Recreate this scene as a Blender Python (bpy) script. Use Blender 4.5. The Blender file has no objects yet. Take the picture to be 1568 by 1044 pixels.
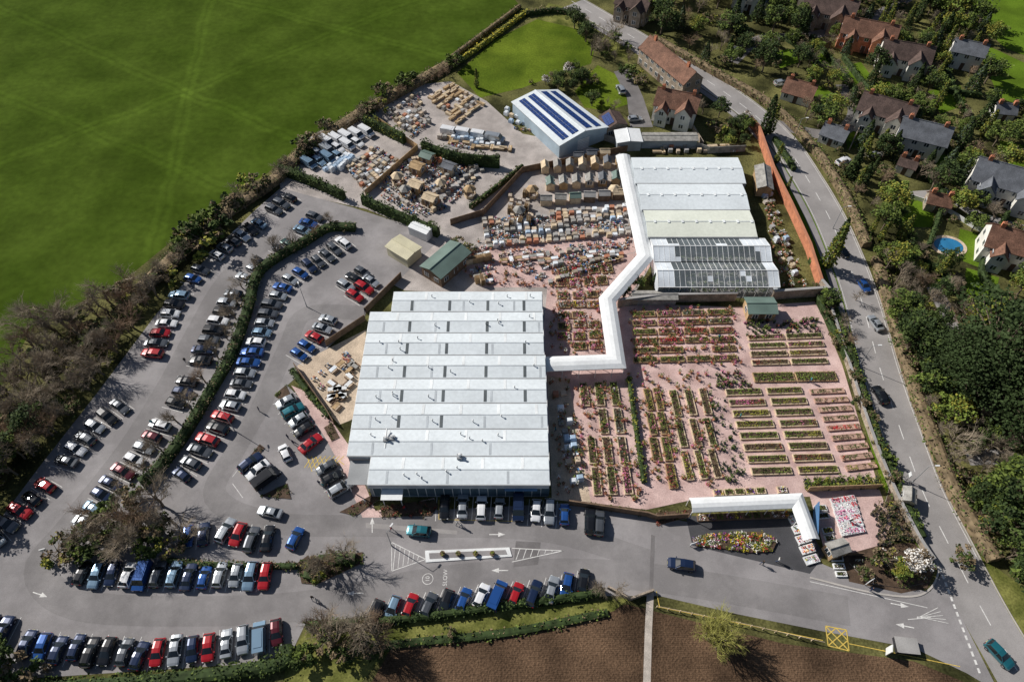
import bpy, math, random
import numpy as np
from mathutils import Vector
from mathutils.geometry import tessellate_polygon
random.seed(7); np.random.seed(7)
R=random.random; U=random.uniform
# ---------------------------------------------------------------- survey -> metres
H=110.0; TH=math.radians(52.7); F=24/36*1568.0
S_,C_=math.sin(TH),math.cos(TH)
def G(u,v,z=0.0):
    x=u-784; y=v-522
    t=(H-z)/(F*S_+y*C_)
    return (x*t,(F*C_-y*S_)*t)
def P(l,z=0.0): return [G(a,b,z) for a,b in l]
sc=bpy.context.scene
col=sc.collection
# ---------------------------------------------------------------- materials
MATS={}
def mk(name,c,var=.25,scale=.3,rough=.85,fine=6.0,bump=0.0,metal=0,coat=0,c2=None,patch=0,fvar=.25,wave=None,spec=.3,alpha=None,tracks=None,det=3):
    m=bpy.data.materials.new(name); m.use_nodes=True
    n=m.node_tree.nodes; l=m.node_tree.links; b=n['Principled BSDF']
    tc=n.new('ShaderNodeTexCoord')
    nz=n.new('ShaderNodeTexNoise'); nz.inputs['Scale'].default_value=scale; nz.inputs['Detail'].default_value=det
    l.new(tc.outputs['Object'],nz.inputs['Vector'])
    r=n.new('ShaderNodeValToRGB'); r.color_ramp.elements[0].position=.34; r.color_ramp.elements[1].position=.66
    lo=tuple(k*(1-var) for k in c); hi=tuple(min(1,k*(1+var)) for k in (c2 or c))
    r.color_ramp.elements[0].color=(*lo,1); r.color_ramp.elements[1].color=(*hi,1)
    l.new(nz.outputs['Fac'],r.inputs['Fac'])
    out=r.outputs['Color']
    def mul(out,fac_out,lo_,hi_,p0=.3,p1=.7):
        rr=n.new('ShaderNodeMapRange'); rr.inputs['From Min'].default_value=p0; rr.inputs['From Max'].default_value=p1
        rr.inputs['To Min'].default_value=lo_; rr.inputs['To Max'].default_value=hi_
        l.new(fac_out,rr.inputs['Value'])
        mx=n.new('ShaderNodeVectorMath'); mx.operation='SCALE'
        l.new(out,mx.inputs[0]); l.new(rr.outputs['Result'],mx.inputs['Scale']); return mx.outputs[0]
    nf=n.new('ShaderNodeTexNoise'); nf.inputs['Scale'].default_value=fine; nf.inputs['Detail'].default_value=2
    if fvar or bump:
        l.new(tc.outputs['Object'],nf.inputs['Vector'])
    if fvar: out=mul(out,nf.outputs['Fac'],1-fvar,1+fvar)
    if patch:
        n3=n.new('ShaderNodeTexNoise'); n3.inputs['Scale'].default_value=.09; n3.inputs['Detail'].default_value=7; n3.inputs['Roughness'].default_value=.7
        l.new(tc.outputs['Object'],n3.inputs['Vector']); out=mul(out,n3.outputs['Fac'],1-patch,1+patch*.4,.42,.6)
    if wave:
        axis,ws,amt,dist=wave
        w=n.new('ShaderNodeTexWave'); w.bands_direction=axis; w.inputs['Scale'].default_value=ws; w.inputs['Distortion'].default_value=dist
        w.inputs['Detail Scale'].default_value=.3
        l.new(tc.outputs['Object'],w.inputs['Vector']); out=mul(out,w.outputs['Fac'],1-amt,1+amt*.3,0,.5)
    for tr in (tracks or []):
        (ax_,ay_),(bx_,by_),wd,amt=tr
        L=math.hypot(bx_-ax_,by_-ay_); nx_,ny_=-(by_-ay_)/L,(bx_-ax_)/L; cc=nx_*ax_+ny_*ay_
        d=n.new('ShaderNodeVectorMath'); d.operation='DOT_PRODUCT'; l.new(tc.outputs['Object'],d.inputs[0]); d.inputs[1].default_value=(nx_,ny_,0)
        s=n.new('ShaderNodeMath'); s.operation='SUBTRACT'; l.new(d.outputs['Value'],s.inputs[0]); s.inputs[1].default_value=cc+2.5
        wob=n.new('ShaderNodeMath'); wob.operation='MULTIPLY_ADD'; l.new(nz.outputs['Fac'],wob.inputs[0]); wob.inputs[1].default_value=5; l.new(s.outputs[0],wob.inputs[2])
        s2=n.new('ShaderNodeMath'); s2.operation='ABSOLUTE'; l.new(wob.outputs[0],s2.inputs[0])
        out=mul(out,s2.outputs[0],1+amt,1,wd*.3,wd)
    l.new(out,b.inputs['Base Color'])
    b.inputs['Roughness'].default_value=rough; b.inputs['Metallic'].default_value=metal
    b.inputs['Specular IOR Level'].default_value=spec
    if coat: b.inputs['Coat Weight'].default_value=coat; b.inputs['Coat Roughness'].default_value=.05
    if bump:
        bp=n.new('ShaderNodeBump'); bp.inputs['Strength'].default_value=bump; bp.inputs['Distance'].default_value=.3
        l.new(nf.outputs['Fac'],bp.inputs['Height']); l.new(bp.outputs['Normal'],b.inputs['Normal'])
    if alpha is not None:
        b.inputs['Alpha'].default_value=alpha
    MATS[name]=m; return m
def simple(name,c,rough=.6,**k):
    return mk(name,c,var=k.pop('var',.12),rough=rough,fvar=k.pop('fvar',.1),det=1,**k)

m_ground=mk('undergrowth_ground',(.06,.062,.024),.4,.12,c2=(.12,.115,.042),fine=2.5,fvar=.4,spec=.05)
TRK=[]
for (a,b) in (((0,20),(700,330)),((0,150),(360,300)),((330,-60),(200,500)),((-200,330),(500,60)),((100,-60),(800,120))):
    g0,g1=G(*a),G(*b); L_=math.hypot(g1[0]-g0[0],g1[1]-g0[1]); nx_,ny_=-(g1[1]-g0[1])/L_,(g1[0]-g0[0])/L_
    TRK.append((g0,g1,1.1,.20)); TRK.append(((g0[0]+nx_*2.2,g0[1]+ny_*2.2),(g1[0]+nx_*2.2,g1[1]+ny_*2.2),1.1,.20))
TRK.append((G(-100,420),G(600,-40),5,-.08)); TRK.append((G(-100,120),G(560,180),6,.07))
m_field=mk('pasture_grass',(.052,.088,.009),.10,.06,c2=(.066,.104,.013),fine=.6,fvar=.12,patch=.16,spec=.02,rough=1,det=6,tracks=TRK)
m_lawn=mk('lawn_grass',(.10,.165,.014),.22,.15,fine=3,fvar=.22,spec=.05)
m_lawn2=mk('paddock_grass',(.085,.135,.010),.2,.08,c2=(.12,.165,.015),fine=2,fvar=.22,spec=.05,patch=.15)
m_verge=mk('verge_grass',(.10,.12,.025),.3,.3,c2=(.17,.17,.05),fine=3,fvar=.3,spec=.05)
m_asph=mk('carpark_asphalt',(.30,.284,.286),.09,.12,fine=9,fvar=.1,patch=.2,spec=.15,det=5)
m_asph2=mk('worn_asphalt',(.255,.242,.242),.09,.12,fine=9,fvar=.1,patch=.2,spec=.15)
m_road=mk('road_asphalt',(.33,.312,.305),.08,.15,fine=9,fvar=.1,patch=.13,spec=.15,det=5)
m_new=mk('new_asphalt',(.066,.066,.072),.15,.3,fine=8,fvar=.15)
m_patch=mk('patched_asphalt',(.17,.16,.16),.15,.4,fine=8,fvar=.15)
m_yard=mk('yard_concrete',(.44,.395,.37),.16,.25,fine=5,fvar=.2,patch=.22,det=5)
m_pink=mk('pink_paving',(.56,.385,.355),.12,.35,fine=4,fvar=.15,patch=.14,c2=(.62,.45,.415),det=5)
m_sand=mk('sandstone_paving',(.55,.44,.33),.15,.5,fine=4,fvar=.2)
m_soil=mk('ploughed_soil',(.095,.060,.038),.3,.12,c2=(.125,.078,.048),fine=3,fvar=.35,bump=.6,wave=('Y',1.1,.2,4),spec=.05)
m_mulch=mk('bark_mulch',(.085,.055,.036),.3,1,fine=10,fvar=.4)
m_gravel=mk('gravel',(.46,.41,.36),.15,.8,fine=10,fvar=.25)
m_kerb=simple('kerb_stone',(.45,.42,.39))
m_white=mk('road_paint_white',(.68,.67,.65),.15,2,fine=14,fvar=.22)
m_yel=mk('road_paint_yellow',(.62,.45,.10),.15,2,fine=14,fvar=.2)
m_roof=mk('white_metal_roof',(.735,.79,.82),.05,.12,rough=.5,fine=1.5,fvar=.06,wave=('X',1.6,.08,0),patch=.05)
m_roofc=mk('cream_metal_roof',(.72,.75,.66),.06,.15,rough=.5,fine=1.5,fvar=.05,wave=('X',1.6,.08,0))
m_canopy=mk('white_canopy_sheet',(.80,.82,.83),.05,.3,rough=.45,fine=2,fvar=.05)
m_gut=simple('grey_gutter',(.30,.31,.32))
m_gutl=simple('pale_gutter',(.52,.56,.59))
m_skyl=simple('dark_rooflight',(.13,.145,.15),.25,spec=.5)
m_skyw=simple('pale_rooflight',(.80,.83,.84),.3)
m_wallw=simple('painted_render',(.72,.70,.64),.8)
m_wallg=simple('grey_cladding',(.34,.38,.41),.5,wave=('X',2.5,.15,0))
m_wallb=simple('blue_cladding',(.38,.48,.56),.5)
m_brick=mk('red_brick',(.50,.20,.11),.2,.8,fine=7,fvar=.3)
m_stone=mk('rubble_stone',(.34,.28,.22),.25,.8,fine=5,fvar=.35)
m_tile=mk('clay_roof_tiles',(.19,.10,.068),.25,.6,fine=4,fvar=.35,wave=('Z',9,.2,.5))
m_tile2=mk('brown_roof_tiles',(.105,.072,.062),.25,.6,fine=4,fvar=.35,wave=('Z',9,.2,.5))
m_slate=mk('slate_roof',(.14,.15,.17),.2,.6,fine=6,fvar=.25,wave=('Z',9,.2,.5))
m_greenroof=simple('green_felt_roof',(.14,.20,.175))
m_cream=simple('cream_cladding',(.58,.54,.38),.5)
m_glass=simple('window_glass',(.03,.04,.05),.08,spec=.8)
m_shopg=simple('shopfront_glass',(.10,.15,.19),.12,spec=.8)
m_frame=simple('white_frame',(.75,.76,.76),.4)
m_door=simple('painted_door',(.12,.08,.06))
m_pane=simple('greenhouse_glass',(.45,.52,.56),.08,spec=.8,alpha=.25)
m_panew=simple('whitewashed_glass',(.70,.75,.80),.2)
m_solar=mk('solar_panel',(.013,.045,.18),.2,2,rough=.45,spec=.3)
m_wood=mk('timber',(.42,.29,.16),.25,1,fine=6,fvar=.2)
m_woodd=mk('dark_timber',(.18,.12,.08),.25,1,fine=6,fvar=.2)
m_woodl=mk('pale_timber',(.60,.48,.33),.2,1,fine=6,fvar=.2)
m_woodp=mk('weathered_pink_timber',(.46,.30,.23),.2,1,fine=6,fvar=.2)
m_woodg=mk('grey_timber',(.30,.29,.27),.25,1,fine=6,fvar=.2)
m_terra=simple('terracotta',(.46,.20,.12))
m_bluep=simple('blue_glaze',(.10,.22,.42),.3)
m_greyp=simple('grey_stoneware',(.36,.35,.34),.7)
m_dark=simple('black_plastic',(.03,.03,.035),.5)
m_wrapw=simple('white_wrap',(.74,.78,.82),.35)
m_wrapb=simple('blue_wrap',(.42,.54,.68),.35)
m_water=simple('pool_water',(.03,.18,.36),.05,spec=.8)
m_bark=mk('tree_bark',(.19,.15,.11),.3,2,fvar=0,det=1)
m_twig=mk('bare_twigs',(.31,.255,.19),.3,.8,fvar=0,det=1)
m_twigr=mk('russet_twigs',(.32,.225,.15),.3,.8,fvar=0,det=1)
m_twigg=mk('budding_twigs',(.34,.33,.09),.3,.8,fvar=0,det=1)
def fol(n,c,v=.35): return mk(n,c,v,.9,rough=.75,fvar=0,spec=.15,det=1)
f_d=fol('foliage_dark',(.038,.060,.020)); f_m=fol('foliage_mid',(.072,.105,.028)); f_l=fol('foliage_light',(.13,.175,.036))
f_y=fol('foliage_yellow',(.27,.26,.045)); f_f=fol('foliage_fresh',(.17,.23,.045)); f_b=fol('foliage_blue',(.09,.12,.085))
f_r=fol('foliage_red',(.26,.07,.05)); f_br=fol('foliage_brown',(.20,.15,.09)); f_p=fol('blossom_pink',(.65,.20,.36),.2)
f_w=fol('blossom_white',(.80,.77,.73),.1); f_o=fol('blossom_orange',(.70,.28,.04),.2); f_yy=fol('blossom_yellow',(.75,.62,.06),.2); f_v=fol('blossom_violet',(.28,.13,.46),.2)
f_g=fol('gorse_flower',(.70,.55,.05),.25); f_rr=fol('blossom_red',(.62,.05,.06),.2)
# ---------------------------------------------------------------- mesh builder
class MB:
    def __init__(s): s.v=[]; s.f=[]; s.m=[]; s.mats=[]; s.idx={}
    def mi(s,m):
        k=m.name
        if k not in s.idx: s.idx[k]=len(s.mats); s.mats.append(m)
        return s.idx[k]
    def add(s,vs,fs,m):
        o=len(s.v); s.v.extend(vs); i=s.mi(m)
        for f in fs: s.f.append(tuple(a+o for a in f)); s.m.append(i)
    def box(s,x,y,z,sx,sy,sz,m,rot=0,taper=1.0,topm=None):
        c,n=math.cos(rot),math.sin(rot); vs=[]
        for k,(zz,t) in enumerate(((z,1),(z+sz,taper))):
            for a,b in ((-1,-1),(1,-1),(1,1),(-1,1)):
                lx,ly=a*sx/2*t,b*sy/2*t
                vs.append((x+lx*c-ly*n,y+lx*n+ly*c,zz))
        s.add(vs,[(0,3,2,1),(0,1,5,4),(1,2,6,5),(2,3,7,6),(3,0,4,7)],m)
        s.add([vs[4],vs[5],vs[6],vs[7]],[(0,1,2,3)],topm or m)
    def cyl(s,p0,p1,r0,r1,n,m,cap=True):
        p0=Vector(p0);p1=Vector(p1); d=(p1-p0)
        if d.length<1e-6: return
        d.normalize(); a=d.orthogonal().normalized(); b=d.cross(a); vs=[]
        for p,r in ((p0,r0),(p1,r1)):
            for i in range(n):
                t=2*math.pi*i/n; q=p+a*(r*math.cos(t))+b*(r*math.sin(t)); vs.append(tuple(q))
        fs=[(i,(i+1)%n,n+(i+1)%n,n+i) for i in range(n)]
        if cap and n>3: fs+= [tuple(range(n,2*n)),tuple(range(n-1,-1,-1))]
        s.add(vs,fs,m)
    def poly(s,pts,m):
        s.add([tuple(p) for p in pts],[tuple(range(len(pts)))],m)
    def slab(s,pts,th,m):
        n=len(pts); top=[tuple(p) for p in pts]; bot=[(p[0],p[1],p[2]-th) for p in pts]
        s.add(top+bot,[tuple(range(n)),tuple(range(2*n-1,n-1,-1))]+[(i,(i+1)%n,n+(i+1)%n,n+i) for i in range(n)],m)
    def prism(s,xy,z0,z1,m,topm=None):
        n=len(xy); vs=[(x,y,z0) for x,y in xy]+[(x,y,z1) for x,y in xy]
        s.add(vs,[(i,(i+1)%n,n+(i+1)%n,n+i) for i in range(n)],m)
        t=tessellate_polygon([[Vector((x,y,0)) for x,y in xy]])
        s.add([(x,y,z1) for x,y in xy],[tuple(k) for k in t],topm or m)
    def leaves(s,C,size,mats,up=.6):
        C=np.asarray(C,float); n=len(C)
        if n==0: return
        nr=np.random.normal(size=(n,3)); nr[:,2]=np.abs(nr[:,2])+up; nr/=np.linalg.norm(nr,axis=1)[:,None]
        a=np.random.normal(size=(n,3)); a-=nr*(a*nr).sum(1)[:,None]; a/=np.linalg.norm(a,axis=1)[:,None]
        b=np.cross(nr,a); sz=(size*np.random.uniform(.5,1.3,n))[:,None]
        bz=sz*np.random.uniform(.5,1.0,n)[:,None]
        q=np.stack([C-a*sz*.5,C-b*bz*.5,C+a*sz*.5,C+b*bz*.5],1).reshape(-1,3)
        o=len(s.v); s.v.extend(map(tuple,q.tolist()))
        ii=[s.mi(m) for m in mats]
        for k in range(n):
            j=o+4*k; s.f.append((j,j+1,j+2,j+3)); s.m.append(random.choice(ii))
    def clump(s,x,y,z,r,h,n,size,mats):
        p=np.random.normal(size=(n,3)); p/=np.linalg.norm(p,axis=1)[:,None]; p*=np.random.uniform(.4,1,n)[:,None]**.6
        p[:,2]=np.abs(p[:,2])
        s.leaves(p*[r,r,h]+[x,y,z],size,mats)
    def mesh(s,name,smooth=False):
        me=bpy.data.meshes.new(name); me.from_pydata(s.v,[],s.f)
        for m in s.mats: me.materials.append(m)
        me.polygons.foreach_set('material_index',s.m)
        if smooth: me.polygons.foreach_set('use_smooth',[True]*len(s.f))
        me.update(); return me
    def obj(s,name,parent=None,smooth=False):
        o=bpy.data.objects.new(name,s.mesh(name,smooth)); col.objects.link(o)
        if parent: o.parent=parent
        return o
def group(name,parts):
    e=bpy.data.objects.new(name,None); col.objects.link(e)
    for k,mb in parts.items():
        if mb.f: mb.obj(k,e)
    return e
def inst(name,me,x,y,rot=0,s=1,sz=None,z=0):
    o=bpy.data.objects.new(name,me); o.location=(x,y,z); o.rotation_euler=(0,0,rot)
    o.scale=(s,s,sz or s); col.objects.link(o); return o
def sheet(name,xy,z,m):
    t=tessellate_polygon([[Vector((x,y,0)) for x,y in xy]])
    mb=MB()
    fs=[]
    for k in t:
        a,b,c=[xy[i] for i in k]
        cr=(b[0]-a[0])*(c[1]-a[1])-(b[1]-a[1])*(c[0]-a[0])
        fs.append(tuple(k) if cr>0 else (k[0],k[2],k[1]))
    mb.add([(x,y,z) for x,y in xy],fs,m); return mb.obj(name)
def smooth(pts,n=6):
    out=[]; L=len(pts)
    for i in range(L-1):
        p0=pts[max(i-1,0)];p1=pts[i];p2=pts[i+1];p3=pts[min(i+2,L-1)]
        for k in range(n):
            t=k/n
            out.append(tuple(.5*((2*p1[j])+(-p0[j]+p2[j])*t+(2*p0[j]-5*p1[j]+4*p2[j]-p3[j])*t*t+(-p0[j]+3*p1[j]-3*p2[j]+p3[j])*t**3) for j in (0,1)))
    out.append(pts[-1]); return out
def offs(path,d):
    out=[]
    for i,p in enumerate(path):
        def nrm(a,b):
            dx,dy=b[0]-a[0],b[1]-a[1]; L=math.hypot(dx,dy) or 1; return (-dy/L,dx/L)
        n1=nrm(path[i-1],p) if i>0 else nrm(p,path[1]); n2=nrm(p,path[i+1]) if i<len(path)-1 else n1
        bx,by=n1[0]+n2[0],n1[1]+n2[1]; L=math.hypot(bx,by) or 1; bx/=L;by/=L
        k=1/max(.5,bx*n1[0]+by*n1[1]); out.append((p[0]+bx*d*k,p[1]+by*d*k))
    return out
def loft(mb,path,prof,m,close=True,ends=True):
    rows=[offs(path,o) for o,z in prof]; n=len(prof); vs=[]
    for i in range(len(path)):
        for j,(o,z) in enumerate(prof): vs.append((rows[j][i][0],rows[j][i][1],z))
    fs=[]
    for i in range(len(path)-1):
        for j in range(n if close else n-1):
            k=(j+1)%n; fs.append((i*n+j,i*n+k,(i+1)*n+k,(i+1)*n+j))
    if ends and close: fs+=[tuple(range(n)),tuple(range((len(path)-1)*n+n-1,(len(path)-1)*n-1,-1))]
    mb.add(vs,fs,m)
def ribbon(name,path,w,z,m):
    mb=MB(); loft(mb,path,[(w/2,z),(-w/2,z)],m,close=False); return mb.obj(name)
def wall(name,path,w,h,m,cap=None):
    mb=MB(); loft(mb,path,[(-w/2,0),(-w/2,h),(w/2,h),(w/2,0)],m)
    if cap: loft(mb,path,[(-w/2-.05,h+.003),(-w/2-.05,h+.10),(w/2+.05,h+.10),(w/2+.05,h+.003)],cap)
    return mb.obj(name)
def resample(path,step):
    out=[];d=0;nxt=0
    for a,b in zip(path,path[1:]):
        L=math.hypot(b[0]-a[0],b[1]-a[1])
        if L==0: continue
        while nxt<=d+L:
            t=(nxt-d)/L; out.append((a[0]+(b[0]-a[0])*t,a[1]+(b[1]-a[1])*t,math.atan2(b[1]-a[1],b[0]-a[0]))); nxt+=step
        d+=L
    return out
def dashes(name,path,w,d,g,z,m):
    mb=MB()
    for x,y,a in resample(path,d+g): mb.box(x,y,z-.004,d,w,.004,m,a)
    mb.obj(name)
def inside(p,poly):
    x,y=p;c=False;j=len(poly)-1
    for i in range(len(poly)):
        xi,yi=poly[i];xj,yj=poly[j]
        if (yi>y)!=(yj>y) and x<(xj-xi)*(y-yi)/(yj-yi)+xi: c=not c
        j=i
    return c
# ---------------------------------------------------------------- ground sheets
sheet('ground',[(-3000,-3000),(3000,-3000),(3000,3000),(-3000,3000)],0,m_ground)
field_px=[(-700,-500),(700,-560),(780,-10),(800,14),(700,86),(620,130),(545,170),(455,225),(410,265),(330,315),(250,380),(195,425),(110,470),(50,500),(18,560),(-10,620),(-120,760)]
sheet('pasture_field',P(field_px),.01,m_field)
sheet('paddock_lawn',P([(700,112),(760,60),(822,30),(885,45),(910,75),(905,98),(860,112),(800,135),(735,150)]),.012,m_lawn2)
sheet('lawn',P([(880,140),(915,100),(950,118),(962,160),(930,170),(895,165)]),.012,m_lawn2)
sheet('pond_lawn',P([(822,30),(885,45),(960,95),(975,60),(900,20),(840,5)]),.011,m_verge)
sheet('driveway',P([(940,110),(965,105),(985,150),(1000,195),(965,195),(960,150)]),.014,m_patch)
yard=[(425,262),(480,205),(560,175),(640,130),(690,125),(745,155),(800,205),(950,235),(985,260),(1000,400),(960,470),(1000,560),(835,570),(828,455),(620,445),(590,430),(660,360),(560,320),(430,292)]
sheet('display_yard',P(yard),.012,m_yard)
carpark=[(395,318),(430,288),(540,318),(640,350),(668,372),(600,440),(545,490),(500,535),(440,590),(500,650),(540,720),(565,786),(870,770),(1000,790),(1060,800),(1240,855),(1300,880),(1345,895),(1425,905),(1440,880),(1500,1000),(1530,1060),(1480,1030),(1400,992),(1260,966),(1130,940),(1010,912),(930,912),(620,945),(470,950),(440,1012),(-60,1045),(-60,830),(0,795),(60,715),(150,600),(240,480),(330,380)]
sheet('car_park',P(carpark),.02,m_asph)
ribbon('worn_lane',smooth(P([(415,365),(350,425),(300,510),(258,590),(195,690),(110,800),(60,870),(120,925),(300,935),(480,925),(700,885),(960,880),(1300,935)])),4.6,.0235,m_asph2)
ribbon('worn_lane',smooth(P([(560,480),(470,480),(440,530),(400,620),(360,690),(330,760),(420,800),(600,805),(830,812),(1000,860)])),3.8,.0265,m_asph2)
pink=[(828,560),(838,440),(920,400),(980,385),(1000,400),(955,465),(1120,470),(1250,462),(1290,560),(1345,745),(1365,800),(1345,850),(1265,852),(1240,760),(1060,765),(990,780),(850,765)]
sheet('garden_paving',P(pink),.022,m_pink)
sheet('yard_paving',P([(690,400),(740,375),(968,360),(975,385),(920,400),(838,440),(740,440)]),.016,m_pink)
sheet('side_strip_paving',P([(838,575),(870,580),(905,770),(845,765)]),.026,m_sand)
sheet('entrance_paving',P([(446,590),(470,600),(505,640),(540,690),(560,745),(575,782),(665,762),(668,772),(580,792),(555,792),(525,720),(498,670)]),.030,m_pink)
sheet('courtyard_paving',P([(455,560),(480,545),(560,505),(560,600),(545,640),(520,650),(500,630),(470,590)]),.024,m_sand)
sheet('forecourt_asphalt',P([(1050,790),(1225,785),(1262,850),(1240,878),(1060,835)]),.030,m_new)
sheet('planting_bank',P([(1290,850),(1345,835),(1400,830),(1432,870),(1420,900),(1380,908),(1300,890)]),.030,m_mulch)
soil=[(560,1060),(600,990),(700,970),(850,952),(960,925),(1080,955),(1200,985),(1400,1012),(1480,1045),(1600,1200),(560,1200)]
sheet('ploughed_field',P(soil),.014,m_soil)
sheet('grass_bank',P([(440,1012),(455,985),(470,960),(620,950),(930,918),(965,915),(940,935),(850,958),(700,975),(600,990),(540,1060),(430,1060)]),.016,m_verge)
ribbon('gravel_path',P([(996,905),(993,960),(990,1060)]),1.1,.024,m_gravel)
sheet('right_verge',P([(1435,740),(1500,850),(1568,900),(1640,1000),(1640,1100),(1560,1010),(1500,900)]),.012,m_verge)
sheet('roadside_verge',P([(1180,240),(1210,262),(1255,330),(1282,400),(1300,470),(1330,600),(1365,720),(1400,800),(1435,870),(1415,860),(1350,740),(1295,560),(1262,460),(1235,380),(1195,290)]),.013,m_lawn)
road=smooth(P([(880,5),(960,52),(1010,82),(1080,122),(1150,172),(1200,220),(1235,272),(1268,330),(1298,400),(1322,470),(1346,560),(1376,650),(1412,750),(1456,840),(1502,930),(1548,1010),(1600,1100)]))
ribbon('main_road',road,7.6,.034,m_road)
w=MB(); loft(w,offs(road,3.95),[(-.08,0),(-.08,.14),(.08,.14),(.08,0)],m_kerb); w.obj('road_kerb')
ribbon('footway',offs(road,-4.9)[:74],1.6,.06,m_asph)
dashes('centre_line',road,.16,3.0,3.5,.046,m_white)
for s in (3.5,-3.5): ribbon('edge_line',offs(road,s)[:80],.10,.041,m_white)
mouth=[G(1440,872),G(1500,1030)]
dashes('give_way_line',mouth,.35,.7,.45,.05,m_white)
ribbon('junction_kerb',smooth(P([(1240,884),(1330,906),(1395,913),(1425,900),(1437,872),(1428,850)])),.3,.1,m_kerb)
ribbon('side_road',smooth(P([(1170,185),(1250,205),(1290,200),(1310,170),(1290,130)])),4,.026,m_patch)
ribbon('lane',smooth(P([(1120,95),(1165,60),(1240,55),(1330,30),(1400,-10)])),4,.024,m_patch)
ribbon('lane',smooth(P([(1430,440),(1450,480),(1465,520),(1490,560)])),3.2,.024,m_road)
ribbon('drive',smooth(P([(1480,700),(1530,700),(1600,720)])),3.2,.024,m_road)
ribbon('lane',smooth(P([(1390,300),(1450,300),(1500,330),(1600,360)])),3,.024,m_road)
LAWNS=[[(1275,108),(1318,95),(1335,118),(1300,135)],[(1325,130),(1362,125),(1370,150),(1335,158)],[(1372,295),(1432,308),(1428,348),(1382,348)],[(1470,350),(1520,365),(1500,410),(1462,395)],
[(1480,410),(1530,425),(1520,470),(1470,460)],[(1420,140),(1470,130),(1480,160),(1440,175)],[(1490,60),(1640,130),(1640,190),(1530,150)],[(1468,-60),(1640,-70),(1640,110),(1540,75),(1492,30)],[(1250,130),(1290,150),(1270,175),(1240,160)],[(1530,215),(1600,230),(1600,262),(1540,250)],
[(1430,240),(1462,235),(1470,262),(1440,270)],[(1420,425),(1455,420),(1462,450),(1430,455)],[(1180,80),(1215,75),(1225,95),(1195,105)],[(1535,480),(1600,490),(1600,540),(1545,520)],[(1240,90),(1262,80),(1275,100),(1250,112)],[(1290,195),(1320,190),(1325,225),(1298,228)]]
for q in LAWNS: sheet('garden_lawn',P(q),.018,m_lawn)
# ---------------------------------------------------------------- markings
mb=MB()
def line(mb,a,b,w,z,m):
    a=G(*a);b=G(*b); mb.box((a[0]+b[0])/2,(a[1]+b[1])/2,z-.004,math.hypot(b[0]-a[0],b[1]-a[1]),w,.004,m,math.atan2(b[1]-a[1],b[0]-a[0]))
for a,b in (((600,830),(652,856)),((652,856),(600,874)),((600,874),(600,830))): line(mb,a,b,.13,.042,m_white)
for k in range(6): line(mb,(606+k*7,834+k*3.4),(602+k*7.5,872-k*3),.11,.036,m_white)
for a,b in (((784,839),(862,843)),((862,843),(784,860))): line(mb,a,b,.13,.042,m_white)
for k in range(6): line(mb,(790+k*11,857-k*2.4),(796+k*10,840+k*.3),.11,.036,m_white)
mb.obj('hatched_marking')
sheet('asphalt_patch',P([(790,828),(828,830),(824,864),(786,868)]),.030,m_patch)
sheet('asphalt_patch',P([(997,818),(1003,820),(1000,905),(994,905)]),.030,m_patch)
sheet('asphalt_patch',P([(560,800),(700,812),(700,818),(560,808)]),.030,m_road)
sheet('asphalt_patch',P([(470,400),(505,395),(500,415),(465,425)]),.030,m_asph2)
mb=MB()
for a,b in (((1264,958),(1296,964)),((1296,964),(1300,996)),((1300,996),(1268,988)),((1268,988),(1264,958))): line(mb,a,b,.16,.044,m_yel)
for a,b in (((1264,958),(1300,996)),((1280,961),(1298,980)),((1266,973),(1284,992))): line(mb,a,b,.16,.040,m_yel)
for a,b in (((1296,964),(1268,988)),((1280,961),(1266,973)),((1298,980),(1284,992))): line(mb,a,b,.16,.036,m_yel)
for k in range(8): line(mb,(470+k*7,698+k*1),(478+k*7,722-k*1.5),.12,.036,m_yel); line(mb,(478+k*7,698),(466+k*6,716),.12,.040,m_yel)
line(mb,(1005,928),(1260,980),.12,.036,m_yel); line(mb,(1005,905),(1010,930),.12,.040,m_yel)
line(mb,(1300,985),(1470,1020),.12,.036,m_yel); line(mb,(672,765),(672,795),.1,.036,m_yel); line(mb,(672,795),(800,798),.1,.040,m_yel)
mb.obj('yellow_markings')
mb=MB(); mb.prism(P([(651,843),(780,838),(784,852),(652,861)]),.02,.15,m_frame,m_frame); mb.prism(P([(657,847),(774,842),(777,849),(658,856)]),.15,.17,m_asph,m_asph)
for u in (678,702,728,754): x,y=G(u,849); mb.cyl((x,y,.17),(x,y,.7),.35,.45,10,m_woodd); mb.clump(x,y,.6,.45,.5,40,.22,[f_m,f_y,f_f])
mb.obj('traffic_island')
def arrow(u,v,du,L=3.0):
    x,y=G(u,v); x2,y2=G(u+du[0],v+du[1]); a=math.atan2(y2-y,x2-x); c,s=math.cos(a),math.sin(a)
    mb=MB(); mb.box(x-c*.5,y-s*.5,.034,L*.6,.16,.004,m_white,a)
    pts=[(L*.2,-.4),(L*.6,0),(L*.2,.4)]
    mb.poly([(x+p*c-q*s-c*.5,y+p*s+q*c-s*.5,.042) for p,q in pts],m_white); mb.obj('road_arrow')
for a in ((762,818,(10,0)),(765,873,(-10,0)),(543,908,(-10,0)),(1378,926,(10,2)),(1385,958,(-10,-2)),(62,910,(12,4)),(570,803,(0,-8))): arrow(*a)
def text(s,u,v,size,rot):
    c=bpy.data.curves.new('road_text','FONT'); c.body=s; c.size=size; c.align_x='CENTER'; c.align_y='CENTER'
    o=bpy.data.objects.new('tmp',c); col.objects.link(o)
    dg=bpy.context.evaluated_depsgraph_get(); me=bpy.data.meshes.new_from_object(o.evaluated_get(dg)); bpy.data.objects.remove(o)
    me.materials.clear(); me.materials.append(m_white)
    x,y=G(u,v); return inst('painted_road_lettering',me,x,y,rot,z=.040)
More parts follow.
